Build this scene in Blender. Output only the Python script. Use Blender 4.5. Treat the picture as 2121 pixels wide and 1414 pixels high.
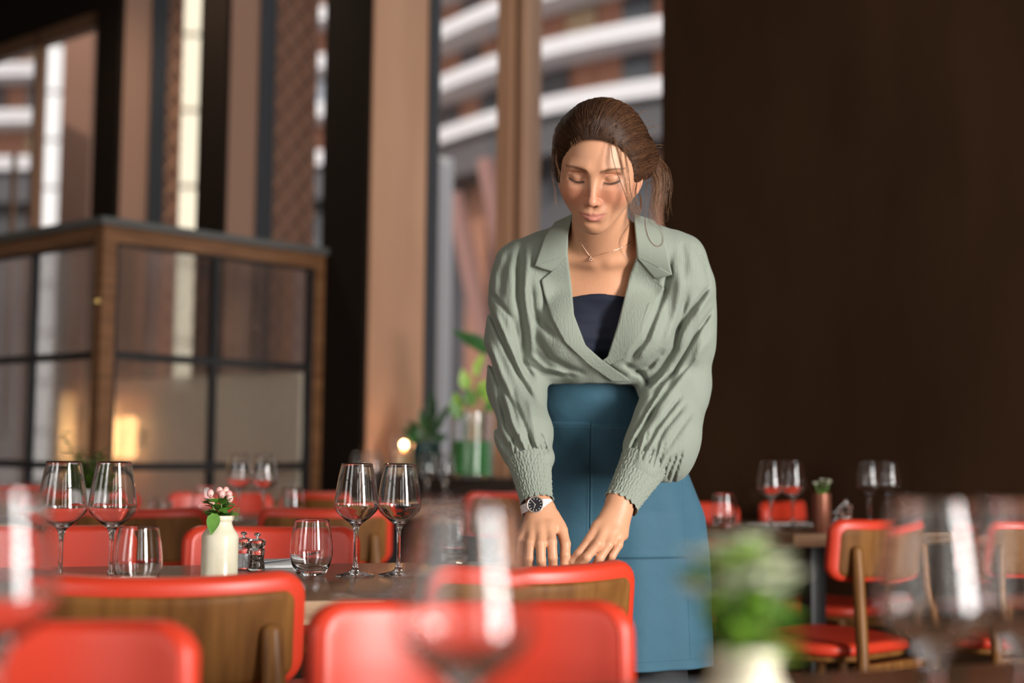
import bpy, bmesh, math, random
import numpy as np
from mathutils import Vector, Matrix, Quaternion

for _o in list(bpy.data.objects):
    bpy.data.objects.remove(_o, do_unlink=True)
S = bpy.context.scene
COL = S.collection
PI = math.pi
rnd = random.Random(7)

# ------------------------------------------------------------------ camera
FPX = 2946.0
CAM = Vector((0, 0, 1.0))
PITCH, ROLL = math.atan(216 / FPX), 0.012
_F = Vector((0, math.cos(PITCH), math.sin(PITCH)))
_U0 = Vector((0, -math.sin(PITCH), math.cos(PITCH)))
_R0 = Vector((1, 0, 0))
_R = _R0 * math.cos(ROLL) + _U0 * math.sin(ROLL)
_U = _U0 * math.cos(ROLL) - _R0 * math.sin(ROLL)
cd = bpy.data.cameras.new('camera')
cd.sensor_width = 36
cd.lens = FPX / 2121 * 36
cd.clip_start = 0.05
cd.clip_end = 400
cd.dof.use_dof = True
cd.dof.focus_distance = 2.74
cd.dof.aperture_fstop = 1.72
cam = bpy.data.objects.new('camera', cd)
COL.objects.link(cam)
_m = Matrix((_R, _U, -_F)).transposed().to_4x4()
_m.translation = CAM
cam.matrix_world = _m
S.camera = cam


def W(px, py, Y):
    """the point at depth Y (metres in front of the camera) seen at picture position px, py"""
    d = _F * FPX + _R * (px - 1060.5) - _U * (py - 707)
    return CAM + d * (Y / d.y)


# the building's grid: the window wall runs along T, outwards is N
YAW = math.radians(42)
T = Vector((math.cos(YAW), -math.sin(YAW), 0))
N = Vector((math.sin(YAW), math.cos(YAW), 0))
P2 = Vector((-.991, 7.3, 0))


def G(s, n, z=0.0):
    """grid coordinates: s along the window wall, n outwards (0 = inner face), z up"""
    return P2 + T * s + N * n + Vector((0, 0, z))


# ------------------------------------------------------------------ world, lights, exposure
S.view_settings.view_transform = 'Standard'
S.view_settings.look = 'None'
S.view_settings.exposure = 0.0
S.view_settings.gamma = 1.0
S.view_settings.use_curve_mapping = False
cy = S.cycles
cy.use_denoising = True
cy.max_bounces = 14
cy.transmission_bounces = 14
cy.transparent_max_bounces = 16
cy.glossy_bounces = 6
cy.diffuse_bounces = 4
cy.sample_clamp_indirect = 30
cy.caustics_reflective = False
cy.blur_glossy = 0.1

wd = bpy.data.worlds.new('world')
S.world = wd
wd.use_nodes = True
_nt = wd.node_tree
_bg = _nt.nodes['Background']
_sky = _nt.nodes.new('ShaderNodeTexSky')
_sky.sky_type = 'PREETHAM'
_sky.turbidity = 6
_sky.sun_direction = (-.5, -.6, .62)
_hs = _nt.nodes.new('ShaderNodeHueSaturation')
_hs.inputs['Saturation'].default_value = .25
_nt.links.new(_sky.outputs[0], _hs.inputs['Color'])
_nt.links.new(_hs.outputs[0], _bg.inputs['Color'])
_bg.inputs['Strength'].default_value = 1.35

sd = bpy.data.lights.new('sun', 'SUN')
sd.energy = 2.2
sd.angle = math.radians(1)
sd.color = (1, .93, .82)
sun = bpy.data.objects.new('sun', sd)
COL.objects.link(sun)
sun.rotation_euler = Vector((.45, .62, -.60)).to_track_quat('-Z', 'Y').to_euler()


def daylight(name, c, look, w, h, power, col=(1, .97, .93)):
    l = bpy.data.lights.new(name, 'AREA')
    l.shape = 'RECTANGLE'
    l.size, l.size_y = w, h
    l.energy = power
    l.color = col
    o = bpy.data.objects.new(name, l)
    COL.objects.link(o)
    o.location = c
    o.rotation_euler = Vector(look).to_track_quat('-Z', 'Y').to_euler()
    return o


S_END, N_BACK = 9.6, -8.6         # the room's other two walls, on the grid
# daylight in the tall windows of the end wall, right of and behind the camera
END_WIN = [(-2.9, 1.35), (-5.3, 1.3), (-7.3, 1.1)]
for (_n, _w), _p in zip(END_WIN, (720, 48, 16)):
    daylight('window_daylight', G(S_END + .12, _n, 2.0), -T, _w, 3.1, _p)
# unseen windows added in the back wall, their lamps giving weak fill light
BACK_FILL_WIN = [(2.0, 1.5), (5.0, 1.5)]
for _s, _w in BACK_FILL_WIN:
    daylight('window_daylight', G(_s, N_BACK - .12, 2.1), N, _w, 3.0, 34)


# ------------------------------------------------------------------ materials
def mat(name, col, rough=.5, metal=0., spec=.5, **kw):
    m = bpy.data.materials.new(name)
    m.use_nodes = True
    b = m.node_tree.nodes['Principled BSDF']
    b.inputs['Base Color'].default_value = (*col, 1)
    b.inputs['Roughness'].default_value = rough
    b.inputs['Metallic'].default_value = metal
    b.inputs['Specular IOR Level'].default_value = spec
    for k, v in kw.items():
        b.inputs[k.replace('_', ' ')].default_value = v
    return m


def noise_col(m, c1, c2, scale=(1, 1, 1), nscale=5, detail=4, lo=.35, hi=.65, coord='Object', wave=None):
    nt = m.node_tree
    b = nt.nodes['Principled BSDF']
    tc = nt.nodes.new('ShaderNodeTexCoord')
    mp = nt.nodes.new('ShaderNodeMapping')
    mp.inputs['Scale'].default_value = scale
    nz = nt.nodes.new('ShaderNodeTexNoise')
    nz.inputs['Scale'].default_value = nscale
    nz.inputs['Detail'].default_value = detail
    cr = nt.nodes.new('ShaderNodeValToRGB')
    cr.color_ramp.elements[0].position = lo
    cr.color_ramp.elements[1].position = hi
    cr.color_ramp.elements[0].color = (*c1, 1)
    cr.color_ramp.elements[1].color = (*c2, 1)
    nt.links.new(tc.outputs[coord], mp.inputs[0])
    nt.links.new(mp.outputs[0], nz.inputs[0])
    nt.links.new(nz.outputs[0], cr.inputs[0])
    nt.links.new(cr.outputs[0], b.inputs['Base Color'])
    return m


def bump(m, nscale=60, strength=.2, dist=.002, scale=(1, 1, 1), coord='Object', kind='noise', detail=3):
    nt = m.node_tree
    b = nt.nodes['Principled BSDF'] if 'Principled BSDF' in nt.nodes else None
    tc = nt.nodes.new('ShaderNodeTexCoord')
    mp = nt.nodes.new('ShaderNodeMapping')
    mp.inputs['Scale'].default_value = scale
    if kind == 'noise':
        nz = nt.nodes.new('ShaderNodeTexNoise')
        nz.inputs['Detail'].default_value = detail
        nz.inputs['Scale'].default_value = nscale
    else:
        nz = nt.nodes.new('ShaderNodeTexWave')
        nz.bands_direction = kind
        nz.inputs['Scale'].default_value = nscale
    bp = nt.nodes.new('ShaderNodeBump')
    bp.inputs['Strength'].default_value = strength
    bp.inputs['Distance'].default_value = dist
    nt.links.new(tc.outputs[coord], mp.inputs[0])
    nt.links.new(mp.outputs[0], nz.inputs[0])
    nt.links.new(nz.outputs[0], bp.inputs['Height'])
    prev = b.inputs['Normal'].links[0].from_socket if b.inputs['Normal'].is_linked else None
    if prev:
        nt.links.new(prev, bp.inputs['Normal'])
    nt.links.new(bp.outputs[0], b.inputs['Normal'])
    return m


def pane_mat(name, tint=(1, 1, 1), rough=0.0, refl=1.0):
    """thin window glass: lets light straight through, mirrors by Fresnel"""
    m = bpy.data.materials.new(name)
    m.use_nodes = True
    nt = m.node_tree
    nt.nodes.clear()
    out = nt.nodes.new('ShaderNodeOutputMaterial')
    tr = nt.nodes.new('ShaderNodeBsdfTransparent')
    tr.inputs[0].default_value = (*tint, 1)
    gl = nt.nodes.new('ShaderNodeBsdfGlossy')
    gl.inputs['Roughness'].default_value = rough
    fr = nt.nodes.new('ShaderNodeLayerWeight')
    fr.inputs['Blend'].default_value = .5
    pw = nt.nodes.new('ShaderNodeMath')
    pw.operation = 'POWER'
    pw.inputs[1].default_value = 5
    mu = nt.nodes.new('ShaderNodeMath')
    mu.operation = 'MULTIPLY_ADD'
    mu.inputs[1].default_value = .9 * refl
    mu.inputs[2].default_value = .035 * refl
    nt.links.new(fr.outputs['Facing'], pw.inputs[0])
    mx = nt.nodes.new('ShaderNodeMixShader')
    nt.links.new(pw.outputs[0], mu.inputs[0])
    nt.links.new(mu.outputs[0], mx.inputs[0])
    nt.links.new(tr.outputs[0], mx.inputs[1])
    nt.links.new(gl.outputs[0], mx.inputs[2])
    nt.links.new(mx.outputs[0], out.inputs[0])
    return m


def emis(name, col, strength):
    m = mat(name, col)
    b = m.node_tree.nodes['Principled BSDF']
    b.inputs['Emission Color'].default_value = (*col, 1)
    b.inputs['Emission Strength'].default_value = strength
    return m


M = {}
M['red'] = bump(mat('red_leather', (.60, .043, .017), .40, spec=.5), 260, .12, .0006)
M['walnut'] = noise_col(mat('walnut', (.2, .09, .03), .5, spec=.15), (.130, .050, .012), (.225, .096, .024), (14, 14, 1.2), 3, 5)
M['leg'] = noise_col(mat('leg_wood', (.2, .09, .03), .42, spec=.25), (.13, .05, .014), (.25, .11, .03), (20, 20, 1.5), 3, 5)
M['tabletop'] = noise_col(mat('tabletop_wood', (.2, .1, .05), .22), (.125, .064, .034), (.19, .105, .058), (1.5, 14, 14), 3, 6)
M['tableedge'] = noise_col(mat('tabletop_edge', (.3, .2, .12), .4), (.27, .15, .08), (.42, .27, .16), (1.5, 20, 20), 4, 6)
M['blackmetal'] = mat('black_metal', (.015, .015, .016), .4)
M['glass'] = mat('glass', (1, 1, 1), .0, **{'Transmission_Weight': 1.0, 'IOR': 1.47})
M['cream'] = noise_col(mat('cream_ceramic', (.78, .72, .55), .25), (.80, .74, .58), (.70, .64, .47), nscale=20)
M['steel'] = mat('steel', (.75, .75, .75), .18, 1.0)
M['linen'] = bump(mat('white_linen', (.82, .82, .82), .8), 400, .2, .0005)
M['leaf'] = noise_col(mat('leaf', (.1, .25, .03), .45, Subsurface_Weight=.0), (.07, .20, .02), (.16, .34, .05), nscale=30)
M['leafdark'] = noise_col(mat('dark_leaf', (.03, .10, .02), .4), (.015, .07, .012), (.04, .14, .025), nscale=20)
M['leafbright'] = noise_col(mat('bright_leaf', (.3, .5, .05), .45), (.22, .45, .04), (.42, .62, .10), nscale=20)
M['stem'] = mat('stem', (.13, .22, .05), .5)
M['berry'] = noise_col(mat('pink_berry', (.8, .35, .35), .3), (.85, .33, .36), (.88, .62, .5), nscale=60)
M['petal'] = noise_col(mat('white_petal', (.85, .88, .7), .5), (.84, .88, .62), (.92, .92, .84), nscale=40)


# ------------------------------------------------------------------ mesh helpers
def link(o, parent=None):
    COL.objects.link(o)
    if parent is not None:
        o.parent = parent
    return o


def meshobj(name, verts, faces, material=None, parent=None, smooth=True, auto=None):
    me = bpy.data.meshes.new(name)
    me.from_pydata([tuple(v) for v in verts], [], [tuple(f) for f in faces])
    if material:
        me.materials.append(material)
    if smooth:
        me.shade_smooth()
    me.update()
    o = bpy.data.objects.new(name, me)
    link(o, parent)
    if auto is not None:
        me.set_sharp_from_angle(angle=math.radians(auto))
    return o


def fast_mesh(name, V, Q, material, parent=None, tri=False, smooth=True):
    me = bpy.data.meshes.new(name)
    V = np.asarray(V, np.float32)
    Q = np.asarray(Q, np.int32)
    n, k = Q.shape
    me.vertices.add(len(V))
    me.vertices.foreach_set('co', V.ravel())
    me.loops.add(n * k)
    me.loops.foreach_set('vertex_index', Q.ravel())
    me.polygons.add(n)
    me.polygons.foreach_set('loop_start', np.arange(0, n * k, k, dtype=np.int32))
    me.update(calc_edges=True)
    if material:
        me.materials.append(material)
    if smooth:
        me.shade_smooth()
    o = bpy.data.objects.new(name, me)
    return link(o, parent)


def tag(o, label=None, cat=None, group=None, kind=None):
    if label:
        o['label'] = label
    if cat:
        o['category'] = cat
    if group:
        o['group'] = group
    if kind:
        o['kind'] = kind
    return o


def thing(name, loc, rz=0, label=None, cat=None, group=None):
    o = bpy.data.objects.new(name, None)
    o.empty_display_size = .1
    COL.objects.link(o)
    o.location = loc
    o.rotation_euler = (0, 0, rz)
    return tag(o, label, cat, group)


_kids = {}


def kids(o):
    return [c for c in bpy.data.objects if c.parent == o]


def dup(root, loc, rz=0, label=None, group=None, cat=None, scale=None):
    r = root.copy()
    COL.objects.link(r)
    r.location = loc
    r.rotation_euler = (0, 0, rz)
    if scale:
        r.scale = (scale,) * 3
    if label:
        r['label'] = label
    if group:
        r['group'] = group
    elif 'group' in r:
        del r['group']
    for ch in kids(root):
        c = ch.copy()
        COL.objects.link(c)
        c.parent = r
        for g in kids(ch):
            d = g.copy()
            COL.objects.link(d)
            d.parent = c
    return r


class MB:
    def __init__(self):
        self.v, self.f = [], []

    def add(self, vs, fs):
        n = len(self.v)
        self.v += [tuple(v) for v in vs]
        self.f += [tuple(i + n for i in f) for f in fs]
        return self

    def box(self, lo, hi, M4=None):
        x0, y0, z0 = lo
        x1, y1, z1 = hi
        vs = [Vector(p) for p in ((x0, y0, z0), (x1, y0, z0), (x1, y1, z0), (x0, y1, z0),
                                  (x0, y0, z1), (x1, y0, z1), (x1, y1, z1), (x0, y1, z1))]
        if M4 is not None:
            vs = [M4 @ v for v in vs]
        return self.add(vs, [(0, 3, 2, 1), (4, 5, 6, 7), (0, 1, 5, 4), (1, 2, 6, 5), (2, 3, 7, 6), (3, 0, 4, 7)])

    def gbox(self, s0, s1, n0, n1, z0, z1):
        """box on the building grid"""
        c = [(s0, n0), (s0, n1), (s1, n1), (s1, n0)]
        vs = [G(s, n, z0) for s, n in c] + [G(s, n, z1) for s, n in c]
        return self.add(vs, [(0, 3, 2, 1), (4, 5, 6, 7), (0, 1, 5, 4), (1, 2, 6, 5), (2, 3, 7, 6), (3, 0, 4, 7)])

    def lathe(self, prof, seg=32, c=(0, 0, 0), closed=False):
        vs, fs = [], []
        ring = []
        for r, z in prof:
            if r < 1e-6:
                ring.append([len(vs)])
                vs.append((c[0], c[1], c[2] + z))
            else:
                ring.append(list(range(len(vs), len(vs) + seg)))
                vs += [(c[0] + r * math.cos(2 * PI * i / seg), c[1] + r * math.sin(2 * PI * i / seg), c[2] + z) for i in range(seg)]
        R_ = ring + ([ring[0]] if closed else [])
        for a, b in zip(R_[:-1], R_[1:]):
            for i in range(seg):
                j = (i + 1) % seg
                if len(a) == 1 and len(b) == 1:
                    continue
                if len(a) == 1:
                    fs.append((a[0], b[j], b[i]))
                elif len(b) == 1:
                    fs.append((a[i], a[j], b[0]))
                else:
                    fs.append((a[i], a[j], b[j], b[i]))
        return self.add(vs, fs)

    def tube(self, pts, rad, seg=10, caps=True):
        pts = [Vector(p) for p in pts]
        n = len(pts)
        if not hasattr(rad, '__len__'):
            rad = [rad] * n
        vs, fs = [], []
        d = (pts[1] - pts[0]).normalized()
        ref = Vector((0, 0, 1)) if abs(d.z) < .9 else Vector((1, 0, 0))
        u = d.cross(ref).normalized()
        for i in range(n):
            d = (pts[min(i + 1, n - 1)] - pts[max(i - 1, 0)]).normalized()
            u = (u - d * u.dot(d)).normalized()
            w = d.cross(u)
            for k in range(seg):
                a = 2 * PI * k / seg
                vs.append(pts[i] + (u * math.cos(a) + w * math.sin(a)) * rad[i])
        for i in range(n - 1):
            for k in range(seg):
                k2 = (k + 1) % seg
                fs.append((i * seg + k, i * seg + k2, (i + 1) * seg + k2, (i + 1) * seg + k))
        if caps:
            fs.append(tuple(reversed(range(seg))))
            fs.append(tuple(range((n - 1) * seg, n * seg)))
        return self.add(vs, fs)

    def sphere(self, c, r, sx=1, sy=1, sz=1, seg=12, rings=8):
        prof = [(0, -1)] + [(math.sin(PI * i / rings), -math.cos(PI * i / rings)) for i in range(1, rings)] + [(0, 1)]
        m = MB().lathe(prof, seg)
        return self.add([(c[0] + v[0] * r * sx, c[1] + v[1] * r * sy, c[2] + v[2] * r * sz) for v in m.v], m.f)

    def build(self, name, material, parent=None, smooth=False, auto=None, bevel=None, bseg=2):
        if auto is not None:
            smooth = True
        o = meshobj(name, self.v, self.f, material, parent, smooth)
        if bevel:
            bm = bmesh.new()
            bm.from_mesh(o.data)
            bmesh.ops.remove_doubles(bm, verts=bm.verts, dist=1e-6)
            bmesh.ops.bevel(bm, geom=[e for e in bm.edges if e.calc_face_angle(0) > .6], offset=bevel, segments=bseg, affect='EDGES', profile=.5)
            bm.to_mesh(o.data)
            bm.free()
            o.data.shade_smooth()
            auto = auto or 40
        if auto is not None:
            o.data.set_sharp_from_angle(angle=math.radians(auto))
        return o

# ================================================================== the room
M['darkwall'] = noise_col(mat('dark_brown_wall', (.03, .016, .01), .75, spec=.08), (.024, .0108, .0048), (.040, .0188, .0085), (1, 1, .3), 2, 4)
M['darkpaint'] = mat('dark_pilaster', (.014, .009, .0065), .85, spec=.06)
M['copper'] = noise_col(mat('copper_cladding', (.5, .27, .17), .45, .1), (.43, .225, .130), (.52, .29, .175), (1, 1, .2), 3, 3)
M['bronze'] = mat('bronze_frame', (.20, .10, .055), .4, .3)
M['frame_dark'] = mat('dark_window_frame', (.02, .022, .028), .45)
M['plaster'] = mat('warm_plaster', (.42, .36, .30), .9)
M['ceiling'] = mat('ceiling_paint', (.10, .08, .065), .9)
M['floor'] = noise_col(mat('dark_oak_floor', (.08, .05, .03), .5), (.045, .028, .018), (.10, .062, .038), (1, 12, 1), 3, 5)
M['pane'] = pane_mat('window_glass')
M['sill'] = mat('dark_sill', (.05, .035, .028), .35)
ZC = 5.0


def struct(mb, name, material, bevel=None, parent=None, **kw):
    o = mb.build(name, M[material] if isinstance(material, str) else material, parent, bevel=bevel, **kw)
    if parent is None:
        o['kind'] = 'structure'
    return o


S0 = -9.0
struct(MB().gbox(S0 - .3, S_END + .3, N_BACK - .3, .9, -.12, 0), 'floor', 'floor')
struct(MB().gbox(S0 - .3, S_END + .3, N_BACK - .3, .9, ZC, ZC + .2), 'ceiling', 'ceiling')
struct(MB().gbox(S0 - .3, S0, N_BACK, .9, 0, ZC), 'wall_left', 'plaster')
# end wall with its tall windows
mb = MB()
edges = [N_BACK] + sorted(sum([[n - w / 2, n + w / 2] for n, w in END_WIN], [])) + [.9]
for a, b in zip(edges[::2], edges[1::2]):
    mb.gbox(S_END, S_END + .3, a, b, 0, ZC)
for n, w in END_WIN:
    mb.gbox(S_END, S_END + .3, n - w / 2, n + w / 2, 0, .42).gbox(S_END, S_END + .3, n - w / 2, n + w / 2, 3.6, ZC)
struct(mb, 'wall_right', 'darkwall')
mb = MB()
edges = [S0] + sorted(sum([[n - w / 2, n + w / 2] for n, w in BACK_FILL_WIN], [])) + [S_END]
for a, b in zip(edges[::2], edges[1::2]):
    mb.gbox(a, b, N_BACK - .3, N_BACK, 0, ZC)
for s, w in BACK_FILL_WIN:
    mb.gbox(s - w / 2, s + w / 2, N_BACK - .3, N_BACK, 0, .6).gbox(s - w / 2, s + w / 2, N_BACK - .3, N_BACK, 3.6, ZC)
struct(mb, 'wall_back', 'plaster')


def window(idx, horizontal, c, w, z0, z1, thick=.05, fw=.05, trans=()):
    """frame, bars and one pane; horizontal: runs along s at n=c[1], else along n at s=c[0]"""
    s, n = c

    def bx(mbx, a0, a1, za, zb, t=thick):
        if horizontal:
            mbx.gbox(s + a0, s + a1, n - t / 2, n + t / 2, za, zb)
        else:
            mbx.gbox(s - t / 2, s + t / 2, n + a0, n + a1, za, zb)
    h = w / 2
    f = MB()
    bx(f, -h, -h + fw, z0, z1)
    bx(f, h - fw, h, z0, z1)
    bx(f, -h + fw, h - fw, z0, z0 + .06)
    bx(f, -h + fw, h - fw, z1 - .06, z1)
    fo = struct(f, 'window_%d' % idx, 'frame_dark')
    for z in trans:
        g_ = MB()
        bx(g_, -h + .05, h - .05, z - .02, z + .02, thick * .8)
        g_.build('glazing_bar', M['frame_dark'], fo)
    g_ = MB()
    bx(g_, -h + fw, h - fw, z0 + .06, z1 - .06, .006)
    g_.build('pane', M['pane'], fo)
    return fo


wi = 1
for n, w in END_WIN:
    window(wi, False, (S_END + .06, n), w, .42, 3.6, trans=(2.6,))
    wi += 1
for s, w in BACK_FILL_WIN:
    window(wi, True, (s, N_BACK - .06), w, .6, 3.6, trans=(2.6,))
    wi += 1

# window wall: pilasters (dark towards the room, copper in the reveals)
M['brownclad'] = mat('brown_cladding', (.27, .145, .095), .5, .1)  # copper of the first two reveals, with their dimmer light put into the colour
PIL = [(-2.212, .272, .40), (-1.106, .249, .36), (0.0, .332, .47)]       # s, width, reveal depth
for k, (s, w, dpt) in enumerate(PIL):
    o = struct(MB().gbox(s, s + w, 0, .03, 0, ZC), 'trim_%d' % (k + 1), 'darkpaint')
    core = MB().gbox(s, s + w, .03, dpt, 0, ZC)
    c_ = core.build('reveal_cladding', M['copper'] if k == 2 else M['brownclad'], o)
    if k == 2:
        MB().gbox(s + w, s + w + .008, .035, .205, 0, ZC).build('reveal_panel', M['copper'], o)
# dark wall to the right of the big window, with a visible joint between its sheets
DW = 2.16
struct(MB().gbox(DW, DW + 2.02, 0, .5, 0, ZC), 'wall_front', 'darkwall')
j = 0
a = DW + 2.024
while a < S_END - .1:
    b = min(a + 1.2, S_END)
    struct(MB().gbox(a, b - .004, .0, .3, 0, ZC), 'trim_%d' % (4 + j), 'darkwall')
    a = b
    j += 1
struct(MB().gbox(DW, S_END, -.02, 0, 0, .14), 'baseboard_front', 'darkpaint')
# left of the pilasters: a lower glazed door screen under a dark header
struct(MB().gbox(S0, -2.212, 0, .25, 3.72, ZC), 'wall_header', 'darkpaint')
struct(MB().gbox(S0, -4.6, .02, .3, 0, 3.72), 'wall_front', 'darkwall')
dr = MB()
for s_ in (-4.6, -3.80, -3.02, -2.262):
    dr.gbox(s_, s_ + .05, .03, .10, 0, 3.72)
dr.gbox(-4.6, -2.212, .03, .10, 3.62, 3.72).gbox(-4.6, -2.212, .03, .10, 0, .1)
d1 = struct(dr, 'door_1', 'bronze')
for s_ in (-4.55, -3.75, -2.97):
    MB().gbox(s_, s_ + (.75 if s_ < -3 else .70), .06, .066, .1, 3.62).build('pane', M['pane'], d1)
MB().tube([G(-3.12, -.03, 1.0), G(-3.12, -.03, 2.9)], .018).build('door_handle', M['bronze'], d1, True)

# windows between the pilasters
W_BETW = [(-1.94 + .0, -1.106, .34), (-.857, 0, .345)]
for a, b, n in W_BETW:
    fo = window(wi, True, ((a + b) / 2, n - .06), b - a, .35, 4.6, thick=.11, fw=.014)
    wi += 1
# spandrels under them
struct(MB().gbox(-1.94, -1.106, .25, .45, 0, .35).gbox(-.857, 0, .25, .45, 0, .35), 'wall_spandrel', 'darkpaint')
# big window: two lights and a copper mullion with a dark groove
WG = .455
f = MB()
f.gbox(.332, .345, WG - .03, WG + .05, .85, ZC)
f.gbox(DW - .02, DW + .02, WG - .03, WG + .05, .85, ZC)
f.gbox(.345, DW, WG - .02, WG + .04, .85, .90)
big = struct(f, 'window_%d' % wi, 'frame_dark')
SA, SB, SC = .885, 1.015, 1.075
MB().gbox(SA, SA + .09, WG - .09, WG + .06, .85, ZC).build('mullion', M['copper'], big)
MB().gbox(SA + .09, SB - .006, WG - .02, WG + .05, .85, ZC).build('mullion_groove', M['frame_dark'], big)
MB().gbox(SB - .006, SC - .03, WG - .07, WG + .06, .85, ZC).build('mullion', M['copper'], big)
MB().gbox(.345, SA, WG, WG + .008, .90, ZC).build('pane', M['pane'], big)
MB().gbox(SC - .03, DW - .02, WG, WG + .008, .90, ZC).build('pane', M['pane'], big)
struct(MB().gbox(.332, DW, .05, WG + .05, 0, .85), 'window_sill', 'sill')

# copper mesh screens just outside the two narrow windows: diamonds of flat wire
M['mesh'] = mat('copper_mesh', (.85, .46, .28), .5, .1)
M['pier'] = mat('brown_pier', (.30, .14, .085), .7)
for k, (s, nd) in enumerate([(-1.106 - .834, .46), (-.857, .66)]):
    n0 = .345
    o = MB().gbox(s - .03, s, n0, nd, .2, ZC).build('mesh_screen', M['pier'])
    tag(o, ['copper mesh screen outside the narrow window above the partition corner', 'wide copper mesh screen outside the narrow window beside the dark pilaster'][k], 'screen', 'copper mesh screens')
    Lw = nd - n0
    st_ = MB()
    hh = .155
    z = .2 - Lw * 1.15
    while z < ZC:
        for sg in (1, -1):
            a0, b0 = (z, z + Lw * 1.15) if sg > 0 else (z + Lw * 1.15, z)
            za, zb = a0, b0
            p0, p1 = (n0, za), (nd, zb)
            # clip to the panel's height
            pts = []
            for (n_, z_) in (p0, p1):
                pts.append((n_, min(max(z_, .2), ZC)))
            q0, q1 = G(s + .004, pts[0][0], pts[0][1]), G(s + .004, pts[1][0], pts[1][1])
            if (q1 - q0).length > .03:
                st_.tube([q0, q1], .0052, 4, False)
        z += hh
    tag(st_.build('wire', M['mesh'], o), None, None, None, 'stuff')

# ------------------------------------------------------------------ the glazed partition
M['wood_frame'] = noise_col(mat('brown_wood_frame', (.17, .075, .03), .4), (.14, .06, .024), (.22, .10, .042), (1, 1, 10), 4, 4)
M['cap'] = mat('partition_cap', (.10, .10, .095), .35)
rg_ = mat('reeded_glass', (.93, .94, .93), .16, **{'Transmission_Weight': 1.0, 'IOR': 1.10})
_nt = rg_.node_tree
_tr = _nt.nodes.new('ShaderNodeBsdfTransparent')
_mx = _nt.nodes.new('ShaderNodeMixShader')
_mx.inputs[0].default_value = .5
_out = [n for n in _nt.nodes if n.type == 'OUTPUT_MATERIAL'][0]
_nt.links.new(_tr.outputs[0], _mx.inputs[1])
_nt.links.new(_nt.nodes['Principled BSDF'].outputs[0], _mx.inputs[2])
_nt.links.new(_mx.outputs[0], _out.inputs[0])
M['reeded'] = rg_
part = thing('glass_partition', G(0, -1.26), 0, 'glazed partition of reeded panes in brown and black frames', 'partition')
PO = part.location.copy()
NR = -1.26


def pbuild(mb_, name, material, parent=None, **kw):
    mb_.v = [tuple(Vector(v) - PO) for v in mb_.v]
    return mb_.build(name, M[material], parent or part, **kw)


pbuild(MB().gbox(-1.90, .06, NR - .06, NR + .06, 1.965, 2.0).gbox(-.06, .06, NR + .06, 0, 1.965, 2.0), 'cap', 'cap')
pbuild(MB().gbox(-.035, .035, NR - .035, NR + .035, 0, 1.965), 'corner_post', 'wood_frame')
pbuild(MB().gbox(-.035, .035, -.06, -.003, 0, 1.965), 'end_post', 'wood_frame')
pbuild(MB().gbox(-1.90, -.035, NR - .03, NR + .03, 1.895, 1.965), 'rail', 'wood_frame')
pbuild(MB().gbox(-.03, .03, NR + .035, -.06, 1.895, 1.965), 'rail', 'wood_frame')
pbuild(MB().gbox(-1.90, -.035, NR - .03, NR + .03, 0, .34), 'base_panel', 'wood_frame')
pbuild(MB().gbox(-.03, .03, NR + .035, -.06, 0, .34), 'base_panel', 'wood_frame')
ZR = [.34, .885, 1.385, 1.895]
for side in (0, 1):
    if side == 0:
        cols = [-1.90, -1.175, -.605, -.035]
        bxp = lambda m_, a, b, z0, z1, t: m_.gbox(a, b, NR - t, NR + t, z0, z1)
    else:
        cols = [NR + .035, NR + .60, -.06]
        bxp = lambda m_, a, b, z0, z1, t: m_.gbox(-t, t, a, b, z0, z1)
    for c_ in cols:
        pbuild(bxp(MB(), c_ - .014 if c_ not in (cols[0], cols[-1]) else (c_ if c_ == cols[0] else c_ - .026), c_ + .014 if c_ not in (cols[0], cols[-1]) else (c_ + .026 if c_ == cols[0] else c_), .34, 1.895, .017), 'glazing_bar', 'blackmetal')
    for z_ in ZR:
        h = .018 if z_ in (ZR[1], ZR[2]) else .013
        pbuild(bxp(MB(), cols[0] + .026, cols[-1] - .026, z_ - h, z_ + h, .015), 'glazing_bar', 'blackmetal')
    for a, b in zip(cols[:-1], cols[1:]):
        for z0, z1 in zip(ZR[:-1], ZR[1:]):
            # a reeded pane: half-round ribs running across it
            q_ = MB()
            nrib = int((z1 - z0 - .036) / .0135)
            rows = []
            for i_ in range(nrib * 6 + 1):
                zz = z0 + .018 + (z1 - z0 - .036) * i_ / (nrib * 6)
                rows.append((zz, .0026 + .0024 * abs(math.sin(PI * i_ / 6))))
            vs_, fs_ = [], []
            for zz, tt in rows:
                for ab, sg in ((a + .02, -1), (b - .02, -1), (b - .02, 1), (a + .02, 1)):
                    o_ = (-tt if sg < 0 else .0026)
                    vs_.append(G(ab, NR + o_, zz) if side == 0 else G(-o_, ab, zz))
            for i_ in range(len(rows) - 1):
                for c4 in range(4):
                    j0, j1 = i_ * 4 + c4, i_ * 4 + (c4 + 1) % 4
                    fs_.append((j0, j1, j1 + 4, j0 + 4))
            fs_ += [(3, 2, 1, 0), tuple(len(vs_) - 4 + c4 for c4 in range(4))]
            if side:
                fs_ = [tuple(reversed(f_)) for f_ in fs_]
            q_.add(vs_, fs_)
            pbuild(q_, 'pane', 'reeded', auto=50)
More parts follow.
